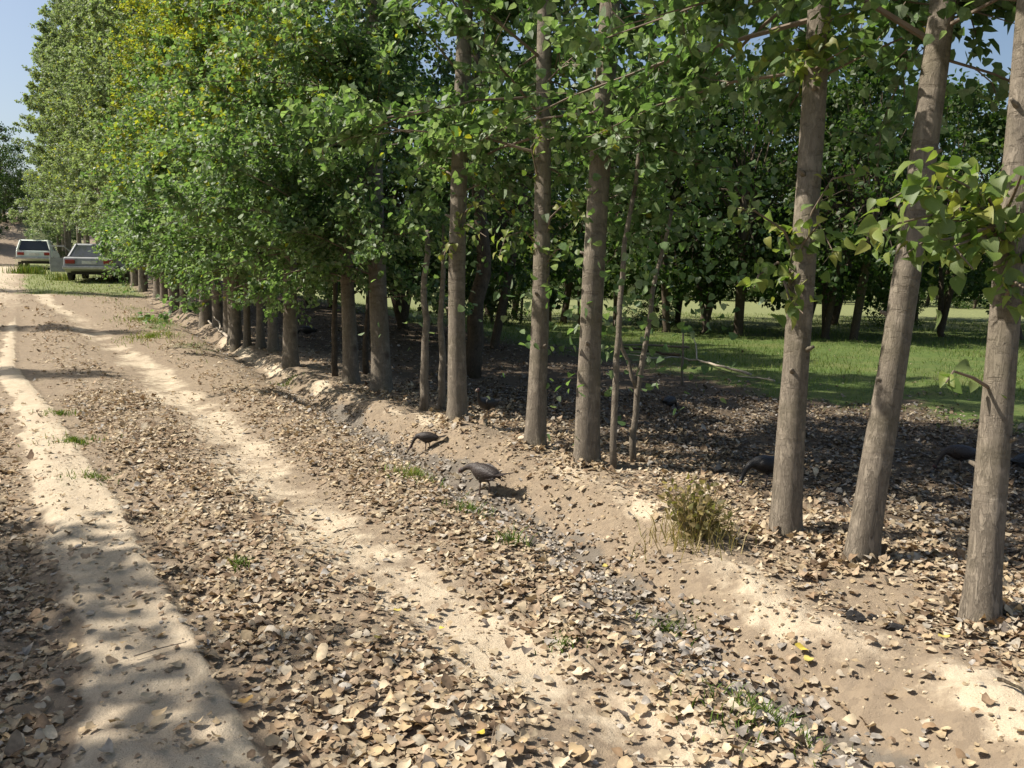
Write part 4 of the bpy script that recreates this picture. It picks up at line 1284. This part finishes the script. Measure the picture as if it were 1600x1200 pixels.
def turkey(px, py, heading, scale, label, mat, pose='peck', seed=0):
    rng = np.random.default_rng(seed)
    b = G(px, py)
    root = empty('turkey', b, label, 'bird')
    root.rotation_euler = (0, 0, heading); root.scale = [scale] * 3
    root.location.z += .05 * scale
    if pose == 'peck':
        neck = [(.175, .272, .058, .076, .4), (.225, .250, .044, .054, -.1), (.275, .200, .034, .038, -.6), (.312, .130, .028, .030, -1.0), (.335, .070, .025, .027, -1.0)]
        head = [(.355, .030, .030, .031, -.8), (.377, .003, .026, .026, -.8), (.396, -.018, .012, .012, -.8), (.412, -.038, .004, .004, -.8)]
    elif pose == 'reach':
        neck = [(.175, .285, .058, .076, .4), (.235, .285, .042, .048, .15), (.295, .268, .033, .036, -.25), (.350, .240, .028, .030, -.45), (.385, .218, .026, .028, -.5)]
        head = [(.412, .205, .033, .034, -.4), (.440, .190, .028, .028, -.4), (.464, .176, .012, .012, -.5), (.488, .160, .004, .004, -.5)]
    else:
        neck = [(.175, .295, .058, .076, .6), (.215, .320, .042, .050, .9), (.240, .370, .032, .036, 1.3), (.250, .430, .027, .030, 1.3), (.256, .470, .025, .027, 1.1)]
        head = [(.272, .500, .031, .033, .4), (.300, .504, .026, .028, 0), (.324, .497, .012, .013, -.2), (.348, .490, .004, .004, -.2)]
    body = [(-.235, .250, .020, .016, .3), (-.200, .248, .055, .040, .3), (-.150, .240, .088, .075, .25), (-.08, .235, .112, .105, .15), (0, .235, .122, .118, .1), (.07, .245, .112, .112, .15), (.13, .262, .082, .090, .3)]
    mb = loft(body + neck + head[:2])
    o = mb.build('body', mat, root, smooth=True)
    loft(head[1:], 10).build('beak', M['shank'], root, smooth=True)
    hx, hz = (head[0][0], head[0][1])
    hd = loft([(hx - .008, hz + .006, .032, .033, head[0][4]), (hx, hz, .0345, .0355, head[0][4]), (hx + (head[1][0] - hx) * .8, hz + (head[1][1] - hz) * .8, .0285, .0285, head[0][4])], 12)
    hd.build('bare_head', M['bare_skin'], root, smooth=True)
    # eyes
    e = MB()
    for sgn in (-1, 1):
        e.tube([(hx + .006, sgn * .026, hz + .004), (hx + .006, sgn * .036, hz + .004)], .005, 8)
    e.build('eye', M['black'], root)
    # folded wings: a rounded shell against the flank and three long flight feathers
    for sgn in (-1, 1):
        w = MB(); vs = []
        sec = [(.135, .020, .078, .268), (.10, .062, .094, .266), (.03, .088, .106, .260), (-.05, .084, .104, .254), (-.13, .058, .086, .250), (-.20, .028, .062, .248), (-.25, .008, .045, .246)]
        for (x, h, yc, z) in sec:
            for k in range(10):
                q = 2 * math.pi * k / 10
                vs.append((x, sgn * (yc + .020 * math.cos(q) - .25 * h * max(0, math.sin(q)) ** 2 - .12 * h * max(0, -math.sin(q)) ** 2), z + h * math.sin(q)))
        fs = [(i * 10 + k, i * 10 + (k + 1) % 10, (i + 1) * 10 + (k + 1) % 10, (i + 1) * 10 + k) for i in range(len(sec) - 1) for k in range(10)]
        fs += [tuple(range(10))[::-1], tuple((len(sec) - 1) * 10 + k for k in range(10))]
        w.add(vs, fs)
        for k in range(3):
            w.tube([(-.10, sgn * .090, .235 - .02 * k), (-.20, sgn * .068, .232 - .022 * k), (-.285 + .02 * k, sgn * .045, .232 - .026 * k)], [.012, .011, .003], 6)
        w.build('wing', mat, root, smooth=True)
    # tail feathers
    tl = MB()
    for k in range(9):
        a = (k - 4) / 4 * .42
        x0, z0 = -.20, .252
        L = .20
        d = Vector((-math.cos(a), math.sin(a), .05 if pose == 'stand' else .16))
        sd = Vector((math.sin(a), math.cos(a), 0))
        p0 = Vector((x0, .01 * (k - 4), z0)); zo = Vector((0, 0, .003 * (4 - abs(k - 4))))
        vs = [p0 - sd * .010 + zo, p0 + sd * .010 + zo, p0 + d * L * .9 + sd * .026 + zo, p0 + d * L + zo, p0 + d * L * .9 - sd * .026 + zo]
        vs += [v - Vector((0, 0, .004)) for v in vs]
        tl.add(vs, [(0, 1, 2, 3, 4), (9, 8, 7, 6, 5)] + [(i, (i + 1) % 5 + 0, (i + 1) % 5 + 5, i + 5) for i in range(5)])
    tl.build('tail', mat, root)
    for sgn in (-1, 1):
        lg = MB()
        fwd = .035 * sgn
        lg.tube([(.0, sgn * .055, .175), (.02 + fwd * .3, sgn * .055, .125)], [.040, .020], 9)
        lg.build('thigh', mat, root, smooth=True)
        lg = MB()
        lg.tube([(.02 + fwd * .3, sgn * .055, .13), (-.005 + fwd * .8, sgn * .055, .09), (.0 + fwd, sgn * .055, -.038)], [.014, .012, .011], 7)
        for a in (-.5, 0, .5, math.pi):
            L = .055 if a != math.pi else .025
            lg.tube([(fwd, sgn * .055, -.038), (fwd + math.cos(a) * L * .6, sgn * .055 + math.sin(a) * L * .6, -.038), (fwd + math.cos(a) * L, sgn * .055 + math.sin(a) * L, -.046)], [.007, .006, .002], 6)
        lg.build('leg', M['shank'], root, smooth=True)
    return root
LEFT = math.pi
turkey(668, 704, LEFT - .12, .45, 'dark turkey pecking on the sandy ridge at the edge of the shade, tail raised', M['plume'], 'peck', 1)
turkey(757, 774, LEFT - .72, .62, 'bronze turkey in the sun beside the mud, neck stretched out to the left', M['plume2'], 'reach', 2)
turkey(1046, 645, .9, .50, 'black turkey feeding in the shade right of the thin forked sapling', M['black'], 'peck', 3)
turkey(1197, 762, LEFT + .2, .62, 'black turkey half hidden behind the straight trunk with low shoots', M['black'], 'peck', 4)
turkey(1500, 738, LEFT - .1, .58, 'dark grey turkey grazing left behind the outermost trunk, reddish head down', M['plume2'], 'peck', 5)
turkey(1602, 752, .3, .56, 'black turkey at the right picture edge behind the outermost trunk', M['black'], 'peck', 6)
turkey(760, 655, LEFT + 1.0, .60, 'black turkey in the shade just right of a row tree foot', M['black'], 'stand', 7)
turkey(481, 532, LEFT - .2, .75, 'black turkey deep in the shade left of the stout trunks', M['black'], 'peck', 8)

# ------------------------------------------------------------------ wire fence along the far side of the meadow
def wire_fence():
    a = G(700, 497); c = G(905, 507)
    root = empty('wire_fence', a, 'low wire fence with dark wooden posts across the back of the shade', 'fence')
    d = c - a; L = d.length
    n = 10
    for k in range(n):
        p = a + d * (k / (n - 1)); p.z = ground(p.x, p.y)
        pb = MB(); q = p - a
        pb.tube([(q.x, q.y, q.z - .1), (q.x + random.uniform(-.06, .06), q.y, q.z + 1.0 + random.uniform(-.08, .1))], [.05, .04], 7)
        pb.build('post', M['barkd'], root)
    for h in (.35, .62, .9):
        w = MB()
        pts = []
        for k in range(n):
            p = a + d * (k / (n - 1)); p.z = ground(p.x, p.y); q = p - a
            pts.append((q.x, q.y - .05, q.z + h))
        w.tube(pts, .008, 4)
        w.build('wire', M['twig'], root)
wire_fence()

# ------------------------------------------------------------------ cars
M['white_paint'] = plain('white_car_paint', (0.66, 0.72, 0.64), .35, nscale=4, var=.08)
M['grey_paint'] = plain('weathered_grey_paint', (0.27, 0.28, 0.285), .5, nscale=6, var=.25)
M['glass'] = plain('dark_glass', (0.03, 0.035, 0.035), .08, var=.1, spec=.6)
M['rubber'] = plain('tyre_rubber', (0.02, 0.02, 0.02), .85)
M['steel'] = plain('dull_steel', (0.35, 0.34, 0.33), .45, .6)
M['chrome'] = plain('bumper_metal', (0.45, 0.45, 0.45), .3, .8)
M['lamp'] = plain('red_lamp_glass', (0.25, 0.03, 0.02), .25)
M['plate'] = plain('plate_white', (0.6, 0.6, 0.58), .5)
M['inside'] = plain('dark_interior', (0.03, 0.028, 0.025), .9)
def car(base, heading, label, paint, wagon, door=False):
    root = empty('parked_car', base, label, 'car')
    root.rotation_euler = (0, 0, heading)      # own +x is forwards
    W = .81; Lr, Lf = -2.05, 2.0
    b = MB()
    lo = [(Lr, .42), (Lr - .03, .60), (Lr + .02, .86), (Lr + .10, .90), (-.9, .93), (.75, .92), (1.75, .80), (Lf, .72), (Lf + .03, .5), (Lf - .04, .34), (1.65, .28), (1.6, .5), (1.28, .64), (.95, .5), (.92, .26), (-.92, .26), (-.95, .5), (-1.28, .64), (-1.6, .5), (-1.65, .30)]
    b.prism(lo, -W, W)
    b.build('body', paint, root, bevel=.03)
    u = MB(); u.box((0, 0, .40), (3.7, 1.25, .32)); u.build('underside', M['inside'], root)
    # cabin: belt corners and roof corners
    if wagon: belt_r, roof_r = -1.98, -1.72
    else: belt_r, roof_r = -1.45, -.80
    belt_f, roof_f = .78, .12
    zb, zr = .90, 1.40
    bl = [Vector((belt_f, s * (W - .06), zb)) for s in (-1, 1)]; br = [Vector((belt_r, s * (W - .06), zb)) for s in (-1, 1)]
    fl = [Vector((roof_f, s * (W - .20), zr)) for s in (-1, 1)]; rr = [Vector((roof_r, s * (W - .20), zr)) for s in (-1, 1)]
    for i in (0, 1):
        bars = [(bl[i], fl[i], .035), (br[i], rr[i], .055), (bl[i].lerp(br[i], .5), fl[i].lerp(rr[i], .5), .035)]
        if wagon: bars.append((bl[i].lerp(br[i], .76), fl[i].lerp(rr[i], .76), .04))
        for a_, c_, w_ in bars:
            p = MB(); p.tube([a_, c_], w_, 6); p.build('pillar', paint, root)
    r = MB(); r.prism([(roof_r - .04, zr - .015), (roof_r + .15, zr + .045), ((roof_r + roof_f) / 2, zr + .065), (roof_f - .1, zr + .04), (roof_f + .03, zr - .015)], -(W - .19), W - .19)
    r.build('roof', paint, root, bevel=.012)
    def pane(name, q, th=.012, k=.04):
        c = sum(q, Vector()) / 4
        q = [c + (v - c) * (1 - k) for v in q]
        nn = (q[1] - q[0]).cross(q[2] - q[0]).normalized() * th
        g = MB(); g.add(q + [v - nn for v in q], [(0, 1, 2, 3), (7, 6, 5, 4), (0, 4, 5, 1), (1, 5, 6, 2), (2, 6, 7, 3), (3, 7, 4, 0)])
        g.build(name, M['glass'], root)
    pane('rear_window', [br[0], br[1], rr[1], rr[0]], k=.08)
    pane('windscreen', [bl[0], bl[1], fl[1], fl[0]], k=.08)
    for i in (0, 1):
        for (u0, u1) in ((0, .5), (.5, 1.0 if not wagon else .76)) + (((.76, 1.0),) if wagon else ()):
            if door and i == 1 and u0 == 0: continue
            pane('side_window', [bl[i].lerp(br[i], u0), bl[i].lerp(br[i], u1), fl[i].lerp(rr[i], u1), fl[i].lerp(rr[i], u0)], k=.10)
    # seats seen through the openings
    for x in (-.75, .25):
        s_ = MB(); s_.box((x, 0, .98), (.14, 1.15, .5)); s_.build('seat_back', M['inside'], root, bevel=.03)
    # ends
    bm_ = MB(); bm_.box((Lr - .08, 0, .50), (.10, 1.66, .12)); bm_.build('bumper', M['chrome'], root, bevel=.02)
    bm_ = MB(); bm_.box((Lf + .08, 0, .48), (.10, 1.66, .12)); bm_.build('bumper', M['chrome'], root, bevel=.02)
    for s in (-1, 1):
        t = MB(); t.box((Lr - .03, s * .60, .72), (.05, .30, .14)); t.build('tail_light', M['lamp'], root, bevel=.01)
        t = MB(); t.tube([(Lf - .02, s * .58, .64), (Lf + .05, s * .58, .64)], .10, 14); t.build('headlight', M['steel'], root)
        hnd = MB(); hnd.box((-.15, s * (W + .012), .80), (.16, .03, .03)); hnd.build('door_handle', M['chrome'], root)
    t = MB(); t.box((Lr - .035, 0, .70), (.02, .46, .12)); t.build('number_plate', M['plate'], root)
    for x in (-1.28, 1.28):
        for s in (-1, 1):
            w = MB()
            n = 22; vs = []; prof_ = [(.20, -.075), (.285, -.085), (.305, -.05), (.305, .05), (.285, .085), (.20, .075)]
            for k in range(n):
                a = 2 * math.pi * k / n
                for (q, yy) in prof_:
                    vs.append((x + q * math.cos(a), s * (W - .09) + yy, .305 + q * math.sin(a)))
            fs = [(k * 6 + i, k * 6 + (i + 1) % 6, ((k + 1) % n) * 6 + (i + 1) % 6, ((k + 1) % n) * 6 + i) for k in range(n) for i in range(6)]
            w.add(vs, fs); wo = w.build('wheel', M['rubber'], root, smooth=False)
            rm = MB(); rm.tube([(x, s * (W - .09) - .05, .305), (x, s * (W - .09) + .05, .305)], .205, 18); rm.tube([(x, s * (W - .09) + s * .04, .305), (x, s * (W - .09) + s * .07, .305)], .07, 10)
            rm.build('rim', M['steel'], wo)
    if door:
        # left front door swung open, hinge at its front edge
        hinge = Vector((.78, W, 0)); ang = rad(68)
        dr = Vector((-math.cos(ang), math.sin(ang), 0)); up = Vector((0, 0, 1)); nrm = dr.cross(up) * .03
        def panel(zlo, zhi, l0, l1):
            q = [hinge + dr * l0 + up * zlo, hinge + dr * l1 + up * zlo, hinge + dr * l1 + up * zhi, hinge + dr * l0 + up * zhi]
            return q + [v - nrm for v in q]
        fsx = [(0, 1, 2, 3), (7, 6, 5, 4), (0, 4, 5, 1), (1, 5, 6, 2), (2, 6, 7, 3), (3, 7, 4, 0)]
        d_ = MB(); d_.add(panel(.32, .90, 0, 1.0), fsx)
        d_.tube([hinge + up * .9 + dr * .05, hinge + up * 1.36 + dr * .5, hinge + up * 1.36 + dr * .97, hinge + up * .9 + dr * .97], .025, 6)
        do = d_.build('door', paint, root)
        do['label'] = 'front door standing wide open'
        tr_ = MB(); tr_.add([v + nrm * 1.2 for v in panel(.36, .86, .05, .95)], fsx); tr_.build('door_trim', M['inside'], do)
    return root
def ray_heading(px, deg):
    d = px_ray(px, 430); return math.atan2(d.y, d.x) + rad(deg)
g = G(157, 438)
gc = car(g, ray_heading(157, -9), 'old grey saloon parked under the row with its door open', M['grey_paint'], False, True)
gc.scale = (1.13, 1.13, 1.02)
g = G(62, 419)
car(g, ray_heading(62, -6), 'pale greenish white estate car behind the tall grass by the bend', M['white_paint'], True)

tg = G(45, 428)
rngt = np.random.default_rng(8)
def tall_grass(px, py, R, n, h, label, pal):
    c0 = G(px, py)
    x = rngt.normal(0, R, n); y = rngt.normal(0, R * .5, n)
    c = pal[rngt.integers(0, len(pal), n)]
    o = blades_obj('tall_grass', np.stack([x, y, height(c0.x + x, c0.y + y) - c0.z - .02], -1), rngt.uniform(.4, 1, n) * h, np.full(n, .03), rngt.uniform(.1, .6, n), rngt, c)
    o.location = c0
    tag(o, label, 'grass', kind='stuff')
tall_grass(44, 427, .45, 420, .55, 'clump of bright tall green grass in front of the white car', GRN[:4])
tall_grass(98, 438, .30, 160, .45, 'olive weeds beside the open car door', GRN[2:])
tall_grass(186, 440, .5, 240, .6, 'dry weeds at the right end of the grey car under the row', np.array([(.20, .19, .08), (.14, .15, .05), (.28, .23, .13)]))
